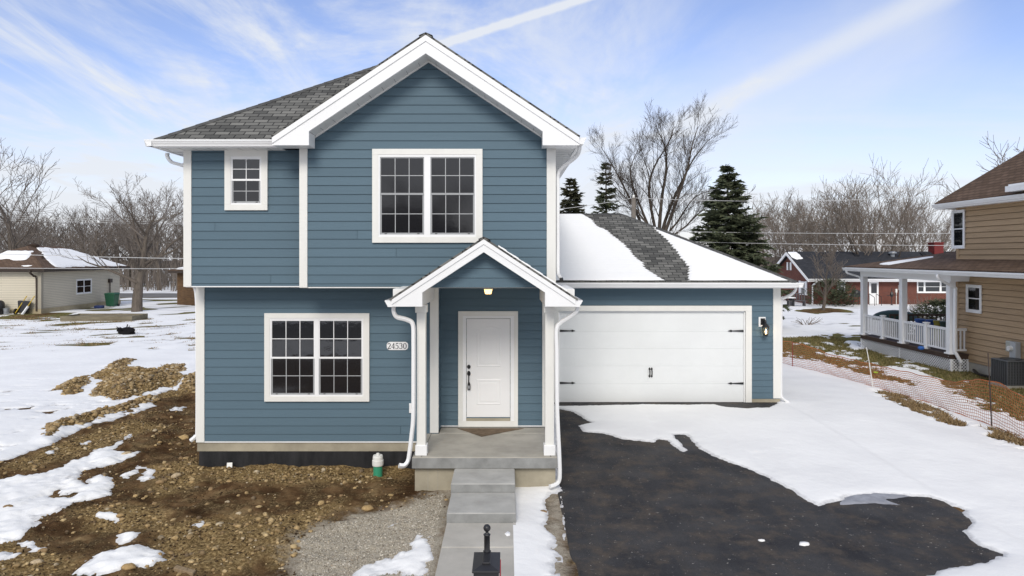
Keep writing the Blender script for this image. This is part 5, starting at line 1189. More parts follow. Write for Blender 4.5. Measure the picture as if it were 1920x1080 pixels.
# young tree in the neighbours yard, bare shrub by the porch
yt = tree('young_tree', (px(1543, 51), 51, 0), 'young bare tree in a mulch ring before the brick house', seed=70, H=5.6, trunk_r=.14, fork=.25, spread=1.0, levels=3, kids=(12, 7, 5), upb=.3, minr=.012, rdec=.42, cm='twig2')
def shrub(name, loc, label, H, n, seed, m='twig'):
    rng = random.Random(seed); b = MB()
    for k in range(n):
        a = rng.uniform(0, 6.28); s_ = rng.uniform(.1, .8); p = Vector((math.cos(a) * .12, math.sin(a) * .12, -.05)); d = Vector((math.cos(a) * s_, math.sin(a) * s_, 1)).normalized(); L = H * rng.uniform(.7, 1.1); pts = [p]; 
        for i in range(4): d = (d + Vector((rng.gauss(0, .1), rng.gauss(0, .1), .05))).normalized(); p = p + d * L / 4; pts.append(p)
        b.tube(pts, [.014, .012, .010, .008, .005], 4, cap=False)
        for i in range(1, 5):
            for q in range(2):
                e_ = (d + Vector((rng.gauss(0, .5), rng.gauss(0, .5), .2))).normalized(); b.tube([pts[i], pts[i] + e_ * L * .18, pts[i] + (e_ + Vector((0, 0, .3))) * L * .28], [.008, .006, .004], 3, cap=False)
    o = b.build(name, M[m]); o.location = loc; return tag(o, label, 'shrub')
shrub('bare_shrub', (px(1738, 38), 38, 0), 'rounded leafless shrub on snow seen through the porch', 1.5, 46, 1, 'twig2')
def needle_clump(mb, p, d, L, rng, w=.10):
    """a spray of flat needle blades along a twig"""
    d = d.normalized(); n = max(3, int(L / .11))
    for i in range(n):
        q = p + d * (L * (i + .5) / n); 
        for s_ in (-1, 1):
            side = d.cross(Vector((0, 0, 1))); side = side.normalized() if side.length > .01 else Vector((1, 0, 0))
            e_ = (d * .8 + side * s_ * rng.uniform(.4, 1.0) + Vector((0, 0, rng.uniform(-.5, .25)))).normalized() * w * rng.uniform(1.2, 2.4)
            u = e_.cross(Vector((rng.gauss(0, 1), rng.gauss(0, 1), rng.gauss(0, 1)))).normalized() * w * .32
            mb.add([tuple(q - u), tuple(q + e_ * .6 - u * .8), tuple(q + e_), tuple(q + u)], [(0, 1, 2, 3)])
def conifer(name, loc, label, H, W, seed, m='needles', dens=1.0, nw=.13):
    rng = random.Random(seed); r = empty(name, (0, 0, 0), label, 'tree'); tk = MB(); cr = MB()
    tk.tube([(0, 0, -.2), (.03, 0, H * .5), (0, 0, H)], [H * .018, H * .011, .015], 7); nl = int(H / .20 * dens)
    for i in range(nl):
        f = (i + rng.random()) / nl; z = H * (.06 + .93 * f); reach = W * .5 * min(1, .5 + f * 2.6) * (1 - f) ** .85 * rng.uniform(.75, 1.12) + .08
        nb = int(5 + 6 * (1 - f))
        for k in range(nb):
            zj = z + rng.uniform(-.35, .35) * (1 - f); a = rng.uniform(0, 6.283); rl = reach * rng.choice((.55, .8, .95, 1.05, 1.22)); droop = rng.uniform(-.35, .12) + f * .5
            d = Vector((math.cos(a), math.sin(a), droop)).normalized(); p = Vector((0, 0, zj)); tk.tube([p, p + d * rl * .5, p + d * rl * .95 + Vector((0, 0, .04))], [.022, .014, .006], 3, cap=False)
            m_ = max(2, int(rl / .22))
            for q in range(m_):
                g = (q + .6) / m_; b0 = p + d * rl * g
                for s_ in (-1, 1):
                    sd2 = Vector((-d.y, d.x, 0)); tdir = (d * .8 + sd2 * s_ * rng.uniform(.5, 1.1) + Vector((0, 0, rng.uniform(-.45, .1))))
                    needle_clump(cr, b0, tdir, rl * .24 * (1.25 - g * .6) + .14, rng, nw)
            needle_clump(cr, p + d * rl * .7, d, rl * .36, rng, nw)
    needle_clump(cr, Vector((0, 0, H * .95)), Vector((0, 0, 1)), H * .06, rng, .07)
    tk.build('trunk', M['bark'], r); cr.build('crown', M[m], r); r.location = loc; return r
conifer('spruce_tree', (px(1364, 38), 38, 0), 'tall dark spruce right of the garage ridge', 8.95, 5.7, 5, nw=.16)
conifer('spruce_tree', (px(1136, 44), 44, 0), 'thin spruce with open branches behind the garage ridge', 9.9, 3.6, 6, dens=.8, nw=.12)
conifer('spruce_tree', (px(1069, 44), 44, 0), 'blunt brownish spruce next to the white house corner', 8.9, 4.8, 7, m='needles2', nw=.15)
def evergreen(name, loc, label, W, H, seed, m='needles', n=520):
    rng = random.Random(seed); b = MB()
    for k in range(n):
        a = rng.uniform(0, 6.283); t = rng.random() ** .5; z = H * rng.random() ** .8; rr_ = W / 2 * math.sqrt(max(0, 1 - (z / H) ** 2)) * t * rng.uniform(.8, 1.15)
        needle_clump(b, Vector((math.cos(a) * rr_, math.sin(a) * rr_, z)), Vector((math.cos(a), math.sin(a), rng.uniform(.1, 1.2))), .3, rng, .09)
    o = b.build(name, M[m]); o.location = loc; return tag(o, label, 'shrub')
evergreen('evergreen_shrub', (px(1560, 55.5), 55.5, 0), 'spreading dark green yew against the brick house wall', 4.2, 2.0, 3)
evergreen('evergreen_shrub', (px(1574, 55), 55.0, 0), 'smaller olive shrub beside the yew at the brick house', 1.4, 1.1, 4, 'needles2', 160)
evergreen('evergreen_shrub', (px(1780, 33), 33.5, 0), 'dark juniper shrub behind the end of the porch', 3.2, 1.7, 5)
# far wood seen as one mass
def far_wood(name, x0, x1, D0, D1, n, seed, H, label, m):
    rng = random.Random(seed); b = MB()
    for k in range(n):
        D = rng.uniform(D0, D1); X = px(rng.uniform(x0, x1), D); h = H * rng.uniform(.7, 1.1); lean = rng.gauss(0, .05)
        top = Vector((X + lean * h, D, h * .75)); b.tube([(X, D, -.3), (X + lean * h * .5, D, h * .4), tuple(top)], [rng.uniform(.1, .24), .1, .04], 4, cap=False)
        for q in range(12):
            f = rng.uniform(.15, 1); p = Vector((X, D, 0)).lerp(top, f); a = rng.uniform(0, 6.28); d = Vector((math.cos(a), math.sin(a), rng.uniform(.5, 1.4))).normalized(); L = h * .34 * (1.15 - f * .5)
            p1 = p + d * L * .5; p2 = p1 + (d + Vector((rng.gauss(0, .3), 0, .3))).normalized() * L * .5; b.tube([p, p1, p2], [.06, .04, .02], 3, cap=False)
            for w in range(5):
                p3 = p.lerp(p2, rng.uniform(.3, 1)); e_ = Vector((rng.gauss(0, .6), rng.gauss(0, .6), rng.uniform(.1, 1))).normalized() * L * .4; b.tube([p3, p3 + e_], [.028, .014], 3, cap=False)
    tag(b.build(name, M[m]), label, 'wood', kind='stuff')
far_wood('far_wood', -60, 420, 100, 150, 75, 1, 11.5, 'brown bare wood filling the horizon at left', 'twig')
far_wood('far_wood', 1000, 1960, 120, 170, 70, 2, 9.5, 'thin bare wood along the horizon at right', 'twig2')
def underbrush():
    rng = random.Random(8); b = MB()
    for k in range(1500):
        D = rng.uniform(78, 112); X = px(rng.uniform(-60, 420), D); h = rng.uniform(1.2, 4.5); l = rng.gauss(0, .25); b.tube([(X, D, 0), (X + l, D, h * .6), (X + l * 2.2, D, h)], [.05, .035, .02], 3, cap=False)
    tag(b.build('underbrush', M['twig']), 'dense brown undergrowth at the foot of the left wood', 'undergrowth', kind='stuff')
underbrush()
hl = MB(); N_ = 40
hx = [-400 + 800 * k / N_ for k in range(N_ + 1)]
vs = [(x, 190, 0) for x in hx] + [(x, 260, 2.5 + 1.6 * math.sin(x * .02) + 1.0 * math.sin(x * .05 + 1)) for x in hx] + [(x, 330, 0) for x in hx]
hl.add(vs, [(r_ * (N_ + 1) + k, r_ * (N_ + 1) + k + 1, (r_ + 1) * (N_ + 1) + k + 1, (r_ + 1) * (N_ + 1) + k) for r_ in range(2) for k in range(N_)])
tag(hl.build('hills', mat('wooded_hill', (.085, .07, .062), 1, 0, var=.35, vscale=.4), smooth=True), 'low brown wooded rise on the horizon', 'hill', kind='structure')

# ------------------------------------------------------------------ hip roofed house helper
def hip_roof(parent, x0, x1, y0, y1, z, p, m, name='roof', skip=()):
    w = min(x1 - x0, y1 - y0) / 2; h = z + w * p
    if y1 - y0 >= x1 - x0: E, G = ((x0 + x1) / 2, y0 + w, h), ((x0 + x1) / 2, y1 - w, h)
    else: E, G = (x0 + w, (y0 + y1) / 2, h), (x1 - w, (y0 + y1) / 2, h)
    A, B, C, D = (x0, y0, z), (x1, y0, z), (x1, y1, z), (x0, y1, z)
    if y1 - y0 >= x1 - x0: polys = [[A, B, E], [B, C, G, E], [C, D, G], [D, A, E, G]]
    else: polys = [[A, B, G, E], [B, C, G], [C, D, E, G], [D, A, E]]
    for i, q in enumerate(polys): roof_sheet(name, q, m, .05, parent)
    return E, G
# cream ranch house at left
cream = empty('ranch_house', (-35, 48, 0), 'low cream sided house with snowy brown hip roof at left', 'house')
b = MB(); b.box(-38.2, -32.25, 48, 57.8, .35, 2.92); set_uv_planar(b.build('wall', M['cream'], cream))
b = MB(); b.box(-38.25, -32.2, 47.95, 57.85, -.3, .349); b.build('foundation', mat('cream_block', (.40, .34, .23), .9, .1, var=.1), cream)
hip_roof(cream, -38.7, -31.75, 47.5, 58.3, 3.1, .46, M['brown_shingle'])
b = MB(); b.box(-38.7, -31.75, 47.5, 47.55, 2.9, 3.08); b.box(-31.8, -31.75, 47.55, 58.3, 2.9, 3.08); b.box(-38.7, -31.8, 47.55, 58.3, 2.9, 2.93); b.build('fascia', M['browntrim'], cream)
gutter((-38.7, 47.5), (-31.6, 47.5), (0, -1), 2.98, cream, M['browntrim']); gutter((-31.75, 47.4), (-31.75, 58.3), (1, 0), 2.98, cream, M['browntrim'])
downspout([(-32.6, 47.4, 2.98), (-32.6, 47.42, 2.85), (-32.55, 47.75, 2.6), (-32.5, 47.9, 2.4), (-32.5, 47.9, .2)], cream, .06, M['browntrim'], 3)
b = MB(); b.tube([(-32.85, 47.6, .55), (-33.0, 47.2, .0)], .07, prof=SPROF); b.build('downspout', M['white'], cream)
b = MB(); b.box(-32.42, -32.18, 47.93, 48.16, .35, 2.9); b.build('corner_board', M['cream'], cream)
window(wallT(-32.25, 52.0, 0, 1), -.1, 1.85, 1.10, 2.26, [(.0, .84), (.9, 1.75)], (.06, .06, .06, .06), .04, .5, 1, 1, low_screen=False, parent=cream)
b = MB(); b.lathe((-35.2, 51.6, 4.72), [(.35, -.1), (.38, .1), (.2, .2)], 10); b.lathe((-33.2, 49.6, 3.9), [(.06, -.4), (.06, .25)], 8); b.build('roof_vent', M['brown_shingle'], cream)
b = MB(); b.tube([(-32.15, 56.2, .5), (-32.15, 56.2, 2.0)], .05, 6); b.box(-32.24, -32.05, 56.05, 56.4, 1.85, 2.15); b.build('service_pipe', M['browntrim'], cream)
def slope_snow(name, poly, label, seed, th=.07, n=(70, 40)):
    """poly: 4 corners on a roof plane (ordered), a bumpy snow sheet with frayed edge"""
    a, b_, c_, d_ = [Vector(p) for p in poly]; nn = (b_ - a).cross(d_ - a).normalized(); nn = nn if nn.z > 0 else -nn
    N1, N2 = n; U, V = np.meshgrid(np.linspace(0, 1, N1), np.linspace(0, 1, N2)); A_, B_, C_, D_ = [np.array(v) for v in (a, b_, c_, d_)]
    P_ = (A_[None, None] * ((1 - U) * (1 - V))[..., None] + B_[None, None] * (U * (1 - V))[..., None] + C_[None, None] * (U * V)[..., None] + D_[None, None] * ((1 - U) * V)[..., None])
    W_ = (b_ - a).length; H_ = (d_ - a).length; d = np.minimum(np.minimum(U, 1 - U) * W_, np.minimum(V, 1 - V) * H_) - .25 + .45 * fbm(P_[..., 0] * .9 + seed, P_[..., 1] * .9 + P_[..., 2], 4, seed)
    h = np.where(d > 0, th * (1 - np.exp(-np.maximum(d, 0) / .15)), d * .3) + .052
    P_ = P_ + np.array(nn)[None, None] * h[..., None]
    o = grid_object(name, P_[..., 0], P_[..., 1], P_[..., 2], d > -.1, M['snowroof']); return tag(o, label, 'snow', kind='stuff')
slope_snow('roof_snow', [(-31.75, 48.6, 3.1), (-31.75, 58.2, 3.1), (-35.1, 54.9, 4.64), (-35.2, 51.6, 4.69)], 'big snow sheet on the right slope of the cream house', 3)
slope_snow('roof_snow', [(-36.9, 48.9, 3.1 + 1.4 * .46), (-33.4, 48.5, 3.1 + .46), (-34.2, 50.4, 3.1 + 2.9 * .46), (-36.2, 50.5, 3.1 + 3.0 * .46)], 'snow patch on the front slope of the cream house', 4)
slope_snow('roof_snow', [(-33.9, 47.6, 3.15), (-31.9, 47.7, 3.2), (-32.1, 48.1, 3.38), (-33.8, 48.2, 3.42)], 'small snow scrap above the gutter of the cream house', 6, n=(30, 14))
# brown brick garage behind the tree
bg_ = empty('brick_garage', (-24, 57, 0), 'small brown brick building with snowy roof beside the blue house', 'building')
b = MB(); b.box(-26.9, -19, 56.6, 64, -.2, 2.75); set_uv_planar(b.build('wall', M['brownbrick'], bg_))
hip_roof(bg_, -27.4, -18.5, 56.1, 64.5, 2.8, .35, M['brown_shingle']); b = MB(); b.box(-27.4, -18.5, 56.1, 56.15, 2.62, 2.8); b.box(-27.4, -27.35, 56.15, 64.5, 2.62, 2.8); b.box(-27.35, -18.5, 56.15, 64, 2.62, 2.65); b.build('fascia', M['browntrim'], bg_)
slope_snow('roof_snow', [(-27.3, 56.15, 2.82), (-18.6, 56.15, 2.82), (-21.8, 59.3, 2.82 + 3.2 * .35), (-24.2, 59.3, 2.82 + 3.2 * .35)], 'snow sheet on the roof of the brown brick building', 7)
# things around the cream house
M['bin'] = mat('green_plastic', (.022, .10, .055), .45, .4)
def bin_(): 
    D = 54.5; x = px(210, D) ; r = empty('wheelie_bin', (x, D, 0), 'green wheeled bin at the far corner of the cream house', 'bin')
    b = MB(); b.hull8([(x - .3, D - .3, .08), (x + .3, D - .3, .08), (x + .3, D + .3, .08), (x - .3, D + .3, .08), (x - .38, D - .4, 1.0), (x + .38, D - .4, 1.0), (x + .38, D + .4, 1.0), (x - .38, D + .4, 1.0)]); b.build('body', M['bin'], r, bevel=.03)
    b = MB(); b.hull8([(x - .42, D - .44, 1.0), (x + .42, D - .44, 1.0), (x + .42, D + .46, 1.0), (x - .42, D + .46, 1.0), (x - .36, D - .36, 1.1), (x + .36, D - .36, 1.1), (x + .36, D + .36, 1.12), (x - .36, D + .36, 1.12)]); b.build('lid', M['bin'], r, bevel=.02)
    for s_ in (-1, 1):
        b = MB(); b.tube([(x + s_ * .33, D + .3, .12), (x + s_ * .39, D + .3, .12)], .12, 12); b.build('wheel', M['black'], r)
bin_()
M['soilwood'] = mat('grey_timber', (.20, .175, .125), .9, .1, var=.2, vscale=3, stretch=(.5, 1, 3))
rbed = MB(); D = 43.2; X0, X1 = px(130, D), px(262, D)
rbed.box(X0, X1, D - .9, D - .82, -.05, .32); rbed.box(X0, X1, D + .9, D + .98, -.05, .34); rbed.box(X0, X0 + .08, D - .82, D + .9, -.05, .32); rbed.box(X1 - .08, X1, D - .82, D + .9, -.05, .32); rbed.box(X0 + .08, X1 - .08, D - .82, D + .9, -.05, .24)
rbed.box(X0 - .01, X1 + .01, D - .915, D - .9, .12, .15)
tag(rbed.build('raised_bed', M['soilwood']), 'long low timber raised garden bed in the snowy back yard', 'garden bed')
def wheelbarrow():
    D = 47.5; x = px(42, D); r = empty('wheelbarrow', (x, D, 0), 'black wheelbarrow with yellow handles leaning on the cream wall', 'wheelbarrow')
    b = MB(); b.hull8([(x - .35, D + .05, .1), (x + .3, D + .05, .1), (x + .3, D + .25, .1), (x - .35, D + .25, .1), (x - .42, D + .1, .95), (x + .48, D + .1, .9), (x + .42, D + .35, .9), (x - .36, D + .35, .95)]); b.build('tray', M['black2'], r, bevel=.05)
    for dx_ in (-.42, .12):
        b = MB(); b.tube([(x + dx_, D - .1, .08), (x + dx_ + .55, D + .25, 1.25)], .03, 6); b.build('handle', mat('yellow_handle', (.55, .38, .05), .5, .3), r)
    b = MB(); b.tube([(x - .5, D, .2), (x - .42, D, .2)], .2, 12); b.build('wheel', M['black'], r)
wheelbarrow()
b = MB(); x = px(12, 47.5); b.lathe((x, 47.5, 0), [(.16, 0), (.2, .42), (.21, .44), (.17, .43), (.15, .05)], 14); tag(b.build('bucket', mat('galvanised', (.35, .37, .4), .4, .5, metal=.5)), 'galvanised bucket standing by the cream house wall', 'bucket')
b = MB(); x = px(-2, 47.4); b.lathe((x, 47.4, 0), [(.3, 0), (.36, .5), (.33, .8), (.2, .95), (.05, .98)], 12); tag(b.build('rubbish_bag', M['black2'], smooth=True), 'full black sack beside the galvanised bucket', 'bag')
b = MB(); x = px(186, 53); b.box(x - .3, x + .3, 52.8, 53.2, 0, .22); tag(b.build('storage_tub', mat('blue_plastic', (.03, .05, .16), .5, .4), bevel=.05), 'low blue tub on the ground before the green bin', 'tub')
b = MB(); rng_ = random.Random(4); D = F * CZ / (628 - 480); x = px(236, D)
for k in range(26):
    a = rng_.uniform(0, 6.28); rr_ = rng_.uniform(0, .32); s_ = rng_.uniform(.06, .16); z_ = rng_.uniform(.02, .3) * (1 - rr_)
    V = V1 * (1 + .3 * (np.random.default_rng(k).random(len(V1)) - .5))[:, None] * np.array([s_ * 1.6, s_, s_ * .9]); b.add([(x + math.cos(a) * rr_ * 1.4 + v[0], D + math.sin(a) * rr_ + v[1], z_ + v[2] + .04) for v in V], [tuple(f) for f in F1])
for k in range(5): b.tube([(x, D, .2), (x + rng_.uniform(-.5, .3), D + rng_.uniform(-.3, .3), rng_.uniform(.35, .55))], [.05, .02], 5)
tag(b.build('root_clump', mat('charred_wood', (.012, .011, .012), .9, .1)), 'jagged black root clump alone in the snowy yard', 'stump')

# ------------------------------------------------------------------ red brick house behind on the right
rh = empty('brick_house', (31, 57, 0), 'long red brick ranch house with dark gable roof beyond the porch', 'house')
b = MB(); b.box(25, 40, 57, 65, -.2, 2.25); b.prism([(25, 57, 2.25), (25, 65, 2.25), (25, 61, 4.2)], (.2, 0, 0)); set_uv_planar(b.build('wall', M['brick'], rh))
roof_sheet('roof', [(24.6, 56.5, 2.12), (40.4, 56.5, 2.12), (40.4, 61, 4.35), (24.6, 61, 4.35)], M['navy_shingle'], .05, rh); roof_sheet('roof', [(24.6, 65.5, 2.12), (40.4, 65.5, 2.12), (40.4, 61, 4.35), (24.6, 61, 4.35)], M['navy_shingle'], .05, rh)
b = MB()
for s_ in (-1, 1):
    y1_ = 61 + s_ * 4.5; poly = [(24.55, 61, 4.34), (24.55, y1_, 2.11), (24.55, y1_, 1.88), (24.55, 61, 4.10)]; b.prism(poly if s_ < 0 else poly[::-1], (.08, 0, 0))
b.box(24.62, 40.4, 56.45, 56.5, 1.9, 2.1); b.box(24.7, 40.4, 56.5, 57.0, 1.9, 1.93); b.build('fascia', M['white'], rh)
gutter((24.6, 56.45), (40.4, 56.45), (0, -1), 2.0, rh, M['white'], 1.2)
downspout([(25.3, 56.4, 2.0), (25.2, 56.5, 1.8), (25.1, 56.85, 1.6), (25.1, 56.9, 1.4), (25.1, 56.9, .15), (24.95, 56.7, .05)], rh, .07, M['white'], 3)
T = wallT(0, 57, 1, 0)
w1 = px(1586, 57) - px(1570, 57)
window(T, px(1570, 57), px(1584.5, 57), pz(549, 57), pz(522, 57) - .1, [(px(1571.2, 57), px(1583.3, 57))], (.06, .06, .06, .06), .03, .5, 1, 1, low_screen=False, parent=rh, tm=M['white'])
window(T, px(1719, 57), px(1778, 57), pz(549.5, 57), pz(524, 57) - .1, [(px(1721, 57), px(1732, 57)), (px(1734.5, 57), px(1762, 57)), (px(1764.5, 57), px(1776, 57))], (.06, .06, .06, .06), .04, .5, 1, 1, low_screen=False, parent=rh, tm=M['white'])
b = MB(T); b.box(px(1629, 57), px(1647, 57), 0, .04, .06, 1.95); d_ = b.build('door', M['white'], rh); b = MB(T); b.box(px(1633, 57), px(1643.5, 57), .04, .05, .95, 1.75); b.build('door_glass', M['glass'], d_)
b = MB(wallT(25, 65, 0, -1)); b.box(3.2, 3.5, 0, .05, 2.75, 3.45); b.box(3.9, 4.2, 0, .05, 2.75, 3.45); b.build('shutter', M['white'], rh); b = MB(wallT(25, 65, 0, -1)); b.box(3.5, 3.9, 0, .03, 2.8, 3.4); b.build('gable_vent', M['browntrim'], rh)
gw = wallT(25, 65, 0, -1); window(gw, 6.1, 7.0, .75, 1.85, [(6.17, 6.93)], (.05, .05, .05, .05), .03, .5, 1, 1, low_screen=False, parent=rh, tm=M['white'])
b = MB(gw); b.box(5.75, 6.08, 0, .05, .7, 1.9); b.box(7.02, 7.35, 0, .05, .7, 1.9); b.build('shutter', M['white'], rh)
b = MB(); b.box(37.2, 38.0, 60.3, 61.2, 3.9, 5.1); b.box(37.15, 38.05, 60.25, 61.25, 5.1, 5.2); set_uv_planar(b.build('chimney', brick_mat('chimney_brick', (.22, .03, .03), (.17, .025, .025), (.12, .05, .05), .21, .075, .01), rh))
for x in (27.6, 30.4, 36.3):
    b = MB(); b.hull8([(x - .25, 60.1, 3.75), (x + .25, 60.1, 3.75), (x + .25, 60.6, 3.95), (x - .25, 60.6, 3.95), (x - .2, 60.1, 4.05), (x + .2, 60.1, 4.05), (x + .2, 60.6, 4.3), (x - .2, 60.6, 4.3)]); b.build('roof_vent', M['navy_shingle'], rh)
b = MB(); b.lathe((33.5, 60.2, 4.05), [(.18, -.2), (.18, .12), (.34, .18), (.30, .3), (.05, .36)], 12); b.build('roof_vent', mat('grey_metal', (.22, .24, .27), .4, .5), rh)
slope_snow('roof_snow', [(24.65, 59.2, 3.5), (25.6, 59.6, 3.7), (25.5, 60.95, 4.33), (24.65, 60.95, 4.33)], 'small snow scrap at the gable peak of the brick house', 9, n=(24, 20))
b = MB(T); b.box(px(1678, 57), px(1681, 57), 0, .12, 1.0, 1.3); b.box(px(1684, 57), px(1688, 57), 0, .15, 1.2, 1.6); b.tube([(px(1680, 57), .05, 0), (px(1680, 57), .05, 1.0)], .03, 5); b.tube([(px(1686.5, 57), .05, 0), (px(1686.5, 57), .05, 2)], .03, 5); b.build('meter_box', M['trim'], rh)
def lawn_set():
    D = 56.0; x = px(1605, D); r = empty('grill', (x, D, 0), 'black covered grill standing against the brick wall', 'grill')
    b = MB(); b.box(x - .35, x + .35, D - .25, D + .25, .7, 1.0); b.lathe((x, D, 1.0), [(.34, 0), (.3, .18), (.1, .28)], 12); b.build('hood', M['black2'], r)
    b = MB(); b.box(x - .75, x - .36, D - .2, D + .2, .84, .88)
    b.build('side_shelf', M['screen'], r)
    b = MB()
    for a in (-.3, .3):
        for c_ in (-.2, .2): b.tube([(x + a, D + c_, 0), (x + a, D + c_, .7)], .03, 5)
    b.build('legs', M['black2'], r)
    x = px(1648, D) ; b = MB()
    for q in (-.28, .28):
        b.tube([(x + q - .5, D, 0), (x + q - .5, D, .95)], .022, 5); b.tube([(x + q - .5, D - .8, 0), (x + q - .5, D - .8, .7)], .022, 5); b.tube([(x + q - .5, D - .8, .7), (x + q - .5, D, .95)], .022, 5)
    tag(b.build('step_railing', M['black']), 'thin black railing at the back door of the brick house', 'railing')
    x = px(1672, D); b = MB(); b.tube([(x, D, 0), (x, D, 1.4)], .03, 5); b.tube([(x - .4, D, .8), (x + .5, D, .85)], .025, 5); b.lathe((x, D, .7), [(.08, 0), (.14, .2), (.08, .4)], 8); b.lathe((x, D, 0), [(.2, 0), (.05, .1)], 8)
    tag(b.build('bird_feeder', M['black']), 'black pole feeder standing right of the back door', 'feeder')
    D = 55; x = px(1493, D); r = empty('garden_bench', (x, D, 0), 'slatted garden bench at the gable end of the brick house', 'bench')
    gm = mat('weathered_grey', (.12, .115, .12), .8, .2)
    b = MB(); b.box(x - .7, x + .7, D - .25, D + .25, .42, .48); b.build('seat', gm, r); b = MB(); [b.box(x - .7 + k * .2, x - .62 + k * .2, D + .24, D + .28, .48, 1.0) for k in range(8)]; b.box(x - .7, x + .75, D + .235, D + .285, .98, 1.06); b.build('backrest', gm, r)
    for a in (-.62, .62):
        b = MB(); b.box(x + a - .04, x + a + .04, D - .22, D + .22, 0, .42); b.build('leg', gm, r)
    x = px(1473, D); r = empty('garden_table', (x, D, 0), 'dark garden table with snow on top beside the bench', 'table')
    b = MB(); b.box(x - .6, x + .6, D - .5, D + .5, .68, .74); b.build('tabletop', M['snowroof'], r)
    for a in (-.5, .5):
        b = MB(); b.box(x + a - .05, x + a + .05, D - .4, D + .4, 0, .68); b.build('leg', M['black2'], r)
lawn_set()
b = MB(); rng_ = random.Random(2); D = 40; x = px(1513, D)
for k in range(18): a = rng_.uniform(-1, 1); b.tube([(x + a * .3, D + rng_.uniform(-.2, .2), .03), (x + a * .7 + rng_.uniform(-.2, .2), D, rng_.uniform(.1, .35)), (x + a * 1.0, D, rng_.uniform(.05, .5))], [.02, .014, .008], 3)
tag(b.build('dead_branch', M['twig2']), 'small fallen dead branch on the snow beyond the garage', 'branch')

# ------------------------------------------------------------------ tan house at right
th_ = empty('neighbour_house', (16, 24, 0), 'tan two storey house with brown roof and white railed porch', 'house')
TXW, TYF = 16.0, 24.6
mb = MB(wallT(TXW, TYF, 0, -1)); siding(mb, 0, 17, .33, 3.40, .42, e=.19, proud=.034, joints=.5, gap=.022); siding(mb, 0, 17, 3.40, 5.78, 3.46, e=.19, proud=.034, joints=.5, gap=.022); mb.build('wall', M['tan'], th_)
b = MB(); b.box(TXW + .03, 27, 7.6, TYF - .01, .33, 5.78); b.build('wall_core', M['tan'], th_)
b = MB(); b.box(TXW + .01, 27, 7.6, TYF, -.3, .329); b.build('foundation', M['concrete'], th_)
b = MB(); b.box(TXW - .035, TXW + .12, TYF - .10, TYF + .03, .33, 5.76); b.build('corner_board', M['tan'], th_)
hip_roof(th_, 15.5, 27.5, 7.1, 25.1, 5.86, .88, M['brown_shingle'])
b = MB(); b.box(15.5, 15.53, 7.1, 25.1, 5.68, 5.85); b.box(15.53, TXW + .02, 7.1, 25.1, 5.70, 5.72); b.box(15.53, 27, 25.07, 25.1, 5.68, 5.85); b.build('fascia', M['white'], th_)
gutter((15.5, 7.1), (15.5, 25.1), (-1, 0), 5.74, th_)
b = MB(); b.box(15.2, 15.5, 19.6, 21.15, 5.95, 6.12); b.box(15.3, 16.5, 19.5, 21.15, 6.12, 6.18); b.build('dormer_eave', M['white'], th_)
TW = wallT(TXW - .03, TYF, 0, -1)
wy = lambda x: TYF - F * TXW / (x - 950)
window(TW, wy(1783.5) + .12, wy(1811.5), 4 - (466 - 480) * 24.3 / F, 4 + (480 - 392) * 24.3 / F - .02, [(wy(1783.5) + .20, wy(1811.5) - .08)], (.045, .045, .05, .05), .03, .5, 1, 1, low_screen=False, parent=th_, tm=M['white'])
window(TW, wy(1814.5), wy(1843), 4 - (586.5 - 480) * 23.7 / F, 4 - (534 - 480) * 23.7 / F, [(wy(1814.5) + .08, wy(1843) - .08)], (.045, .045, .05, .05), .03, .5, 1, 1, low_screen=False, parent=th_, tm=M['white'])
# porch
PX0, PY0, PY1 = 15.36, 24.0, 30.1
b = MB(); b.box(PX0, 20.5, PY0, PY1, .43, .56); b.box(PX0 - .03, 20.5, PY0 - .03, PY1 + .03, .56, .595); b.box(PX0 + .02, PX0 + .06, PY0 + .03, PY1, .36, .43); b.build('deck', M['deck'], th_)
def lattice(T, L, z0, z1, sp=.11, w=.034):
    m = MB(T); h = z1 - z0; n = int((L + h) / sp)
    for k in range(n):
        for sg in (0, 1):
            a = -h + k * sp if sg == 0 else k * sp; pts = []
            def at(f): return (a + (h * f if sg == 0 else -h * f))
            f0, f1 = 0.0, 1.0
            def solve(v): return (v - a) / (h if sg == 0 else -h)
            ts = sorted((solve(0), solve(L))); f0 = max(f0, ts[0]); f1 = min(f1, ts[1])
            if f1 - f0 < .03: continue
            c = .012 if sg == 0 else .0
            m.add([(at(f0) - w / 2, c, z0 + h * f0), (at(f0) + w / 2, c, z0 + h * f0), (at(f1) + w / 2, c, z0 + h * f1), (at(f1) - w / 2, c, z0 + h * f1), (at(f0) - w / 2, c + .01, z0 + h * f0), (at(f0) + w / 2, c + .01, z0 + h * f0), (at(f1) + w / 2, c + .01, z0 + h * f1), (at(f1) - w / 2, c + .01, z0 + h * f1)],
                  [(0, 1, 2, 3), (4, 7, 6, 5), (0, 4, 5, 1), (1, 5, 6, 2), (2, 6, 7, 3), (3, 7, 4, 0)])
    m.box(0, .05, .0, .026, z0, z1); m.box(L - .05, L, 0, .026, z0, z1); m.box(L * .48, L * .48 + .05, .0, .026, z0, z1)
    return m
lattice(wallT(PX0 + .03, PY1, 0, -1), PY1 - PY0, .0, .43).build('lattice', M['white'], th_)
lattice(wallT(PX0 + .03, PY0 + .03, 1, 0), TXW - PX0 - .03, .0, .43).build('lattice', M['white'], th_)
b = MB(); b.box(PX0 + .12, 20.4, PY0 + .15, PY1 - .1, -.1, .42); b.build('crawl_space', M['black2'], th_)
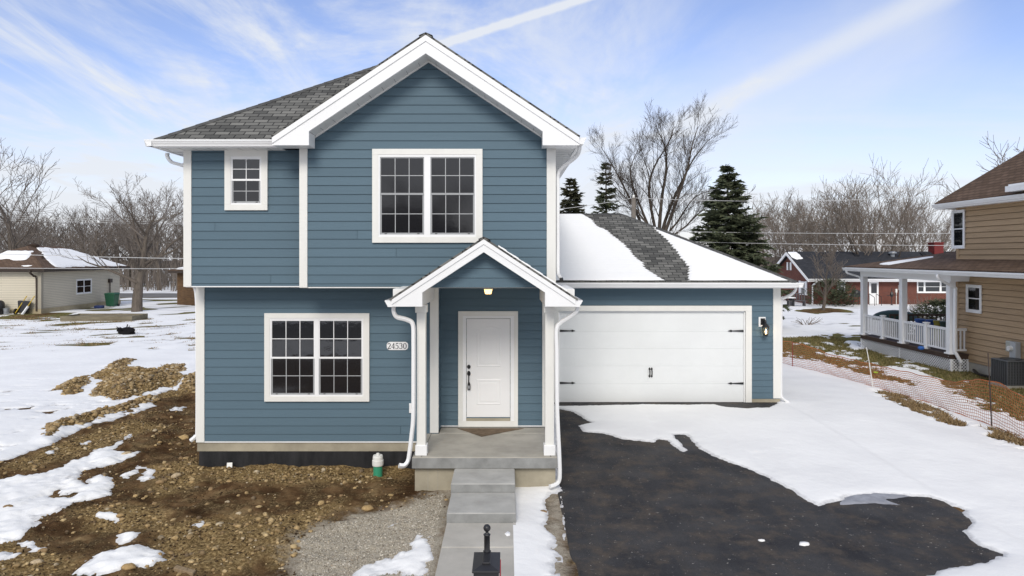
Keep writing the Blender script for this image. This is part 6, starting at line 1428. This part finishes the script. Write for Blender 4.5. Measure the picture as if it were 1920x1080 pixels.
def post(y, z0, z1, w, nm):
    b = MB(); b.box(PX0 + .08 - w / 2, PX0 + .08 + w / 2, y - w / 2, y + w / 2, z0, z1); b.box(PX0 + .08 - w * .72, PX0 + .08 + w * .72, y - w * .72, y + w * .72, z0, z0 + .05)
    if nm == 'rail_post': b.box(PX0 + .08 - w * .7, PX0 + .08 + w * .7, y - w * .7, y + w * .7, z1, z1 + .04)
    return b.build(nm, M['white'], th_, bevel=.006)
yc = [24.1, 27.0, 29.95]; yr = [25.5, 28.45]
for y in yc: post(y, .595, 3.16, .21, 'column')
for y in yr: post(y, .595, 1.53, .13, 'rail_post')
def railing(T, L, nm='railing'):
    m = MB(T); m.box(0, L, -.03, .03, 1.40, 1.46); m.box(0, L, -.045, .045, 1.46, 1.485)
    r_ = m.build(nm, M['white'], th_); m = MB(T); m.box(0, L, -.03, .03, .70, .76); m.build('bottom_rail', M['white'], r_); q = MB(T); n = max(2, int(L / .125))
    for k in range(n): a = (k + .5) * L / n; q.box(a - .019, a + .019, -.019, .019, .76, 1.40)
    q.build('baluster', M['white'], r_)
ends = sorted(yc + yr)
for i in range(4): railing(wallT(PX0 + .08, ends[i] + .1, 0, 1), ends[i + 1] - ends[i] - .2)
railing(wallT(PX0 + .2, 24.08, 1, 0), TXW - PX0 - .24)
# porch roof
EX, EY, EZ, PP = 14.92, 30.6, 3.5, .32
roof_sheet('porch_roof', [(EX, 7.6, EZ), (EX, EY, EZ), (EX + 2.2, EY - 5.2, EZ + 2.2 * PP), (16.02, 24.62, EZ + 1.1 * PP), (16.02, 7.6, EZ + 1.1 * PP)][:2] + [(16.02, EY - 2.6, EZ + 1.1 * PP), (16.02, 7.6, EZ + 1.1 * PP)], M['brown_shingle'], .05, th_)
roof_sheet('porch_roof', [(16.0, EY - 2.55, EZ + 1.08 * PP), (16.0, 24.62, EZ + 1.08 * PP), (18.2, 24.62, EZ + 3.28 * PP), (17.5, EY - 6.1, EZ + 2.58 * PP)], M['brown_shingle'], .05, th_)
roof_sheet('porch_roof', [(EX, EY, EZ), (21, EY, EZ), (21, 24.62, EZ + 1.05), (17.5, 24.62, EZ + 2.58 * PP)], M['brown_shingle'], .05, th_)
b = MB(); b.box(EX, EX + .03, 7.6, EY, EZ - .16, EZ); b.box(EX + .03, 21, EY - .03, EY, EZ - .16, EZ); b.box(EX + .03, TXW - .03, 7.6, 23.9, EZ - .16, EZ - .14); b.box(EX + .03, 20.9, 23.9, EY - .03, EZ - .16, EZ - .14); b.build('porch_fascia', M['white'], th_)
b = MB(); b.box(PX0 - .02, PX0 + .18, 23.95, 30.08, 3.12, EZ - .161); b.box(PX0 + .18, TXW, 23.95, 24.12, 3.12, EZ - .161); b.box(PX0 + .18, 20.5, 29.9, 30.08, 3.12, EZ - .161); b.build('porch_beam', M['white'], th_)
gutter((EX, 7.6), (EX, EY), (-1, 0), EZ - .13, th_)
downspout([(EX - .06, 23.9, EZ - .12), (EX - .05, 23.9, EZ - .25), (EX + .2, 23.9, EZ - .42), (PX0 + .1, 23.9, EZ - .6), (PX0 + .1, 23.9, EZ - .75), (PX0 + .1, 23.92, 1.5), (PX0 + .1, 23.92, .75), (PX0 + .14, 23.88, .6), (PX0 + .24, 23.8, .34)], th_, .055)
downspout([(EX - .06, 30.3, EZ - .12), (EX - .02, 30.3, EZ - .25), (PX0 - .05, 30.15, EZ - .4), (PX0 + .02, 30.1, EZ - .55)], th_, .045)
slope_snow('roof_snow', [(EX + .25, 27.6, EZ + .25 * PP), (EX + .3, 29.0, EZ + .3 * PP), (16.4, 26.4, EZ + 1.48 * PP), (16.3, 26.0, EZ + 1.38 * PP)], 'narrow snow streak on the brown porch roof', 11, .03, (24, 40))
# back railing, cover, pots on the porch
b = MB(); b.box(16.5, 20.4, 29.85, 29.92, 1.42, 1.5); b.box(16.5, 20.4, 29.85, 29.92, .7, .76); [b.box(16.5 + k * .2, 16.54 + k * .2, 29.86, 29.9, .76, 1.42) for k in range(20)]; b.build('back_railing', M['deck'], th_)
b = MB(); cx, cy = px(1678, 31.5), 31.5; V = V2 * np.array([1.0, .7, .42]); V[:, 2] = np.maximum(V[:, 2], -.05)
b.add([(cx + v[0], cy + v[1], 1.15 + v[2] * .95) for v in V], [tuple(f) for f in F2]); b.lathe((cx, cy, 0), [(.55, 0), (.5, 1.12)], 12)
tag(b.build('covered_grill', mat('dark_green_tarp', (.018, .045, .038), .6, .3), smooth=True), 'rounded object under a dark green cover behind the porch rail', 'grill')
for i, (x, col, lab) in enumerate(((1725, (.03, .10, .35), 'blue pot on the porch behind the railing, nearer the brick house'), (1745, (.02, .07, .28), 'blue pot on the porch between its twin and the yellow pot'), (1760, (.30, .25, .04), 'yellow pot on the porch left of the dark green pot'), (1772, (.03, .06, .05), 'dark green pot on the porch next to the end column'))):
    D = 28.2 - i * .35; X_ = px(x, D); b = MB(); b.lathe((X_, D, .6), [(.13, 0), (.17, .75), (.19, .77), (.19, .84), (.1, .85)], 12); tag(b.build('plant_pot', mat('pot_%d' % i, col, .5, .4)), lab, 'pot')
D = 24.9; X_ = PX0 - .0; b = MB(); V = V1 * .11
b.add([(px(1727, 25.2) + v[0], 25.2 + v[1], .66 + v[2] * .7) for v in V], [tuple(f) for f in F1]); tag(b.build('ball', mat('blue_ball', (.03, .12, .40), .4, .4), smooth=True), 'blue ball on the deck edge under the porch railing', 'ball')
b = MB(); V = V1 * .045; q_ = (px(1642, 23.4), 23.4, .07)
b.add([(q_[0] + v[0] * 1.8, q_[1] + v[1], q_[2] + v[2]) for v in V], [tuple(f) for f in F1]); tag(b.build('toy', mat('lime_plastic', (.30, .50, .03), .5, .4), smooth=True), 'small lime green toy on the grass before the porch lattice', 'toy')
# meter and air conditioner
def ac():
    r = empty('air_conditioner', (15.65, 21.1, 0), 'dark grey outdoor air conditioner beside the tan house wall', 'air conditioner')
    x0, x1, y0, y1, z0, z1 = 15.13, 15.83, 20.95, 21.65, .08, .83
    b = MB(); b.box(x0 - .05, x1 + .05, y0 - .05, y1 + .05, -.05, .075); b.build('base', M['concrete'], r)
    b = MB(); b.box(x0 + .02, x1 - .02, y0 + .02, y1 - .02, z0, z1 - .03); b.build('coil', M['black2'], r)
    b = MB(); gm = M['ac'] = mat('grey_sheet_metal', (.085, .09, .095), .45, .4)
    for k in range(9):
        a = x0 + k * (x1 - x0 - .03) / 8; c_ = y0 + k * (y1 - y0 - .03) / 8
        b.box(a, a + .03, y0, y0 + .02, z0, z1 - .05); b.box(x0, x0 + .02, c_ + .022, c_ + .045, z0, z1 - .05); b.box(a, a + .03, y1 - .02, y1, z0, z1 - .05)
    for k in range(14): z_ = z0 + .03 + k * .047; b.box(x0 + .01, x1 - .01, y0 + .006, y0 + .014, z_, z_ + .02)
    b.build('grille', gm, r)
    b = MB(); b.box(x0 - .01, x1 + .01, y0 - .01, y1 + .01, z1 - .05, z1); b.build('top_cover', gm, r, bevel=.02)
    b = MB(); b.lathe(((x0 + x1) / 2, (y0 + y1) / 2, z1), [(.29, .001), (.28, .02), (.25, .012), (.05, .008)], 24); b.build('fan_guard', M['black'], r)
ac()
def meter():
    r = empty('electric_meter', (15.95, 21.8, 1), 'grey electric meter and cable box on the tan wall', 'meter'); T = wallT(TXW, 0, 0, 1)
    gm = mat('meter_grey', (.42, .44, .45), .4, .4); gm2 = mat('cable_box_beige', (.44, .45, .40), .5, .3)
    T = wallT(TXW, TYF, 0, -1); a = lambda x: wy(x)
    b = MB(T); b.box(a(1894.5), a(1904.5), .03, .16, 4 - (657 - 480) * 22.2 / F, 4 - (637 - 480) * 22.2 / F); b.build('cable_box', gm2, r, bevel=.02)
    b = MB(T); b.box(a(1905.5), a(1916), .03, .2, 4 - (682 - 480) * 22.0 / F, 4 - (638.5 - 480) * 22 / F); b.build('meter_box', gm, r, bevel=.015)
    b = MB(); c_ = (TXW - .2, TYF - a(1908), 4 - (650 - 480) * 22.1 / F); b.tube([(c_[0] + .01, c_[1], c_[2]), (c_[0] - .1, c_[1], c_[2])], [.085, .075], 16); b.build('meter_dial', M['trim'], r)
    b = MB(T); b.tube([(a(1898), .06, .35), (a(1898), .06, 1.05)], .025, 6); b.build('conduit', M['trim'], r)
meter()
b = MB(T=wallT(TXW, TYF, 0, -1)); b.tube([(.15, .12, .34), (.15, .12, .52), (.15, .5, .52), (.5, .62, .50)], .03, 6); b.build('white_drain_pipe', M['white'], th_)
b = MB(); b.tube(spline([(15.9, 23.6, .12), (15.7, 23.0, .06), (15.8, 22.5, .05), (15.95, 22.2, .05)], 6), .05, 6); tag(b.build('drain_hose', M['black']), 'black corrugated hose on the ground along the tan house', 'hose')
# ------------------------------------------------------------------ orange safety fence
def fence():
    r = empty('safety_fence', (11, 18, 0), 'sagging orange plastic mesh safety fence on thin posts', 'fence')
    line = [(px(1400, 27.5), 27.5), (px(1462, 25.5), 25.5), (px(1487, 24.7), 24.7), (px(1560, 22.8), 22.8), (px(1640, 20.9), 20.9), (px(1745, 18.6), 18.6), (px(1862, 16.1), 16.1), (px(1925, 14.7), 14.7), (px(2040, 12.6), 12.6)]
    hts = [.85, .82, .86, .62, .62, .62, 1.03, .88, .9]; lean = [.1, .15, .1, .30, .22, .30, .02, .1, .1]
    L = [0]
    for i in range(1, len(line)): L.append(L[-1] + math.dist(line[i], line[i - 1]))
    def at(s_):
        for i in range(1, len(L)):
            if s_ <= L[i] + 1e-9:
                t = (s_ - L[i - 1]) / (L[i] - L[i - 1]); f = lambda a: a[i - 1] * (1 - t) + a[i] * t
                tt = t * t * (3 - 2 * t); g = lambda a: a[i - 1] * (1 - tt) + a[i] * tt
                return (line[i - 1][0] * (1 - t) + line[i][0] * t, line[i - 1][1] * (1 - t) + line[i][1] * t, g(hts), g(lean))
    b = MB(); cell = .075; n = int(L[-1] / cell); rows = 14
    grid = []
    for k in range(n + 1):
        x, y, h, le = at(k * L[-1] / n); col = []
        for j in range(rows + 1):
            v = j / rows; w = .03 * math.sin(k * .35 + v * 3) * v + .02 * math.sin(k * .13 + 5 * v); col.append(Vector((x + le * v * v + w, y, .05 + h * v + .012 * math.sin(k * .6 + j))))
        grid.append(col)
    up = Vector((0, 0, 1)); wv = .0046; wh = .0062
    for k in range(n + 1):
        for j in range(rows):
            p, q = grid[k][j], grid[k][j + 1]; d = Vector((0, wv, 0)); b.add([tuple(p - d), tuple(p + d), tuple(q + d), tuple(q - d)], [(0, 1, 2, 3)])
    for k in range(n):
        for j in range(rows + 1):
            p, q = grid[k][j], grid[k + 1][j]; wd = wh * (2.0 if j in (0, rows) else 1); d = Vector((0, 0, wd)); e_ = Vector((.001, 0, 0)); b.add([tuple(p - d + e_), tuple(q - d + e_), tuple(q + d + e_), tuple(p + d + e_)], [(0, 1, 2, 3)])
    b.build('netting', mat('orange_plastic', (.50, .15, .05), .5, .3, var=.12, vscale=2), r)
    pm = mat('post_steel', (.05, .035, .03), .6, .4)
    for (i, h, tilt, m_) in ((2, .95, .0, mat('red_stake', (.25, .05, .035), .6, .3)), (4, 1.25, -.28, M['trim']), (6, 1.75, -.12, pm)):
        x, y = line[i]; q = MB(); q.tube([(x - .02, y, -.2), (x - .02 + tilt * .5, y, h * .62)], .016, 6); q.tube([(x - .02 + tilt * .5, y, h * .62), (x - .02 + tilt * .82, y, h)], .012, 6); q.build('post', m_, r)
fence()
# green tags on the middle and front posts are part of them; dead grass beyond the fence
def grass_blades(name, n, accept, x0, x1, y0, y1, hgt, m, seed, label):
    rng = np.random.default_rng(seed); X, Y = sample(n, rng, x0, x1, y0, y1, accept); z = ground_h(X, Y); a = rng.uniform(0, 6.283, n); h = hgt * rng.uniform(.4, 1.2, n); w = .012 + .012 * rng.random(n); ln = rng.uniform(.3, 1.3, n) * h; b_ = rng.uniform(0, 6.283, n)
    p0 = np.stack([X - np.cos(a) * w, Y - np.sin(a) * w, z - .01], -1); p1 = np.stack([X + np.cos(a) * w, Y + np.sin(a) * w, z - .01], -1); p2 = np.stack([X + np.cos(b_) * ln, Y + np.sin(b_) * ln, z + h], -1)
    co = np.stack([p0, p1, p2], 1).reshape(-1, 3); f = np.arange(3 * n).reshape(-1, 3); me = bpy.data.meshes.new(name); me.from_pydata(co.tolist(), [], f.tolist()); me.materials.append(m); o = bpy.data.objects.new(name, me); COL.objects.link(o); tag(o, label, 'grass', kind='stuff')
M['grassblade'] = stone_mat('lawn_blades', [(.15, .14, .045), (.25, .19, .085), (.11, .115, .035), (.32, .25, .13), (.13, .135, .045)])
M['deadblade'] = stone_mat('dead_blades', [(.26, .17, .075), (.36, .26, .135), (.17, .11, .06), (.42, .31, .18)])
acg = lambda X, Y: (np.max([sdf(p, X, Y) for p in wGRASS[:1]], axis=0) > -.1) & (fields(X, Y)[0] < .03)
grass_blades('lawn_grass', 26000, acg, 7, 16, 15, 36, .07, M['grassblade'], 1, 'matted green and brown winter grass behind the fence')
acg2 = lambda X, Y: (np.max([sdf(p, X, Y) for p in wGRASS[1:]], axis=0) > -.05) & (fields(X, Y)[0] < .03)
grass_blades('dead_grass', 6000, acg2, 9, 13.5, 12, 22, .09, M['deadblade'], 2, 'dead tan grass poking out before the fence')
act = lambda X, Y: (fields(X, Y)[0] < .0) & (Y > 24)
grass_blades('field_grass', 14000, lambda X, Y: act(X, Y) & (np.abs(X) < 34), -34, -6, 25, 46, .07, M['deadblade'], 3, 'old grass tufts poking through the snow at left')
# ------------------------------------------------------------------ across the street: only mirrored in the windows
rb = MB(); rb.box(-140, 140, -15, -7, -.4, -.03); tag(rb.build('street', M['road']), 'grey street in front of the lot', 'road', kind='structure')
M['darkbrick'] = brick_mat('dark_brick', (.09, .05, .035), (.06, .034, .026), (.1, .08, .07), .21, .075, .01)
for k, (x0, x1, w_) in enumerate(((-15, -3, 'wide'), (4, 13, 'narrow'))):
    h_ = empty('house', ((x0 + x1) / 2, -30, 0), w_ + ' dark brick house across the street that shows only mirrored in the windows', 'house')
    b = MB(); b.box(x0, x1, -38, -30, -.2, 5.2 - k); set_uv_planar(b.build('wall', M['darkbrick'], h_)); hip_roof(h_, x0 - .5, x1 + .5, -38.5, -29.5, 5.3 - k, .62, M['navy_shingle'])
    for q in range(3):
        a = x0 + 1.5 + q * 3; window(wallT(0, -30, -1, 0), -a - 1.2, -a, 1.0, 2.5, [(-a - 1.1, -a - .1)], (.08, .08, .08, .08), .03, .5, 1, 1, low_screen=False, parent=h_, tm=M['white'])
# ------------------------------------------------------------------ utility pole and wires
r = empty('utility_pole', (px(1188, 36), 36, 0), 'weathered grey utility pole behind the garage hip', 'pole'); x = px(1188, 36); zt = pz(371, 36)
b = MB(); b.tube([(x, 36, 0), (x, 36, zt)], [.16, .12], 10); b.build('post', mat('grey_pole_wood', (.19, .17, .15), .9, .1, var=.2, vscale=3), r)
b = MB(); b.lathe((x, 36, zt), [(.05, 0), (.07, .08), (.03, .16)], 8); b.build('insulator', M['trim'], r)
M['wire'] = mat('aluminium_wire', (.50, .50, .50), .5, .4)
def wire(p0, p1, sag, label, r_=.018):
    p0, p1 = Vector(p0), Vector(p1); b = MB(); n = 24; b.tube([p0.lerp(p1, k / n) - Vector((0, 0, sag * 4 * (k / n) * (1 - k / n))) for k in range(n + 1)], r_, 5, cap=False); tag(b.build('wire', M['wire']), label, 'wire')
tp = (x, 36, zt)
wire(tp, P(960, 400, 36), .1, 'short wire from the utility pole leftwards past the spruces', .014)
wire(tp, (px(2000, 40), 40, pz(345, 40)), .5, 'highest long wire from the pole over the brick house', .015)
wire((x, 36.1, zt - 1.7), (px(1950, 40), 40, pz(436, 40)), .1, 'middle wire crossing before the dark spruce', .014)
wire((x, 36.1, zt - 2.2), (px(1950, 40), 40, pz(460, 40)), .1, 'lowest wire crossing before the dark spruce', .014)
wire(P(-60, 474, 30), P(520, 487, 30), .05, 'upper white service wire across the cream house roof', .014)
wire(P(-60, 502, 30), P(520, 503, 30), .03, 'lower white service wire across the cream house wall', .012)
for k in range(3): wire(P(-60, 402 + k * 4, 60), P(520, 416 + k * 3, 60), .1, ['topmost thin wire of the three before the left wood', 'middle thin wire of the three before the left wood', 'lowest thin wire of the three before the left wood'][k], .014)
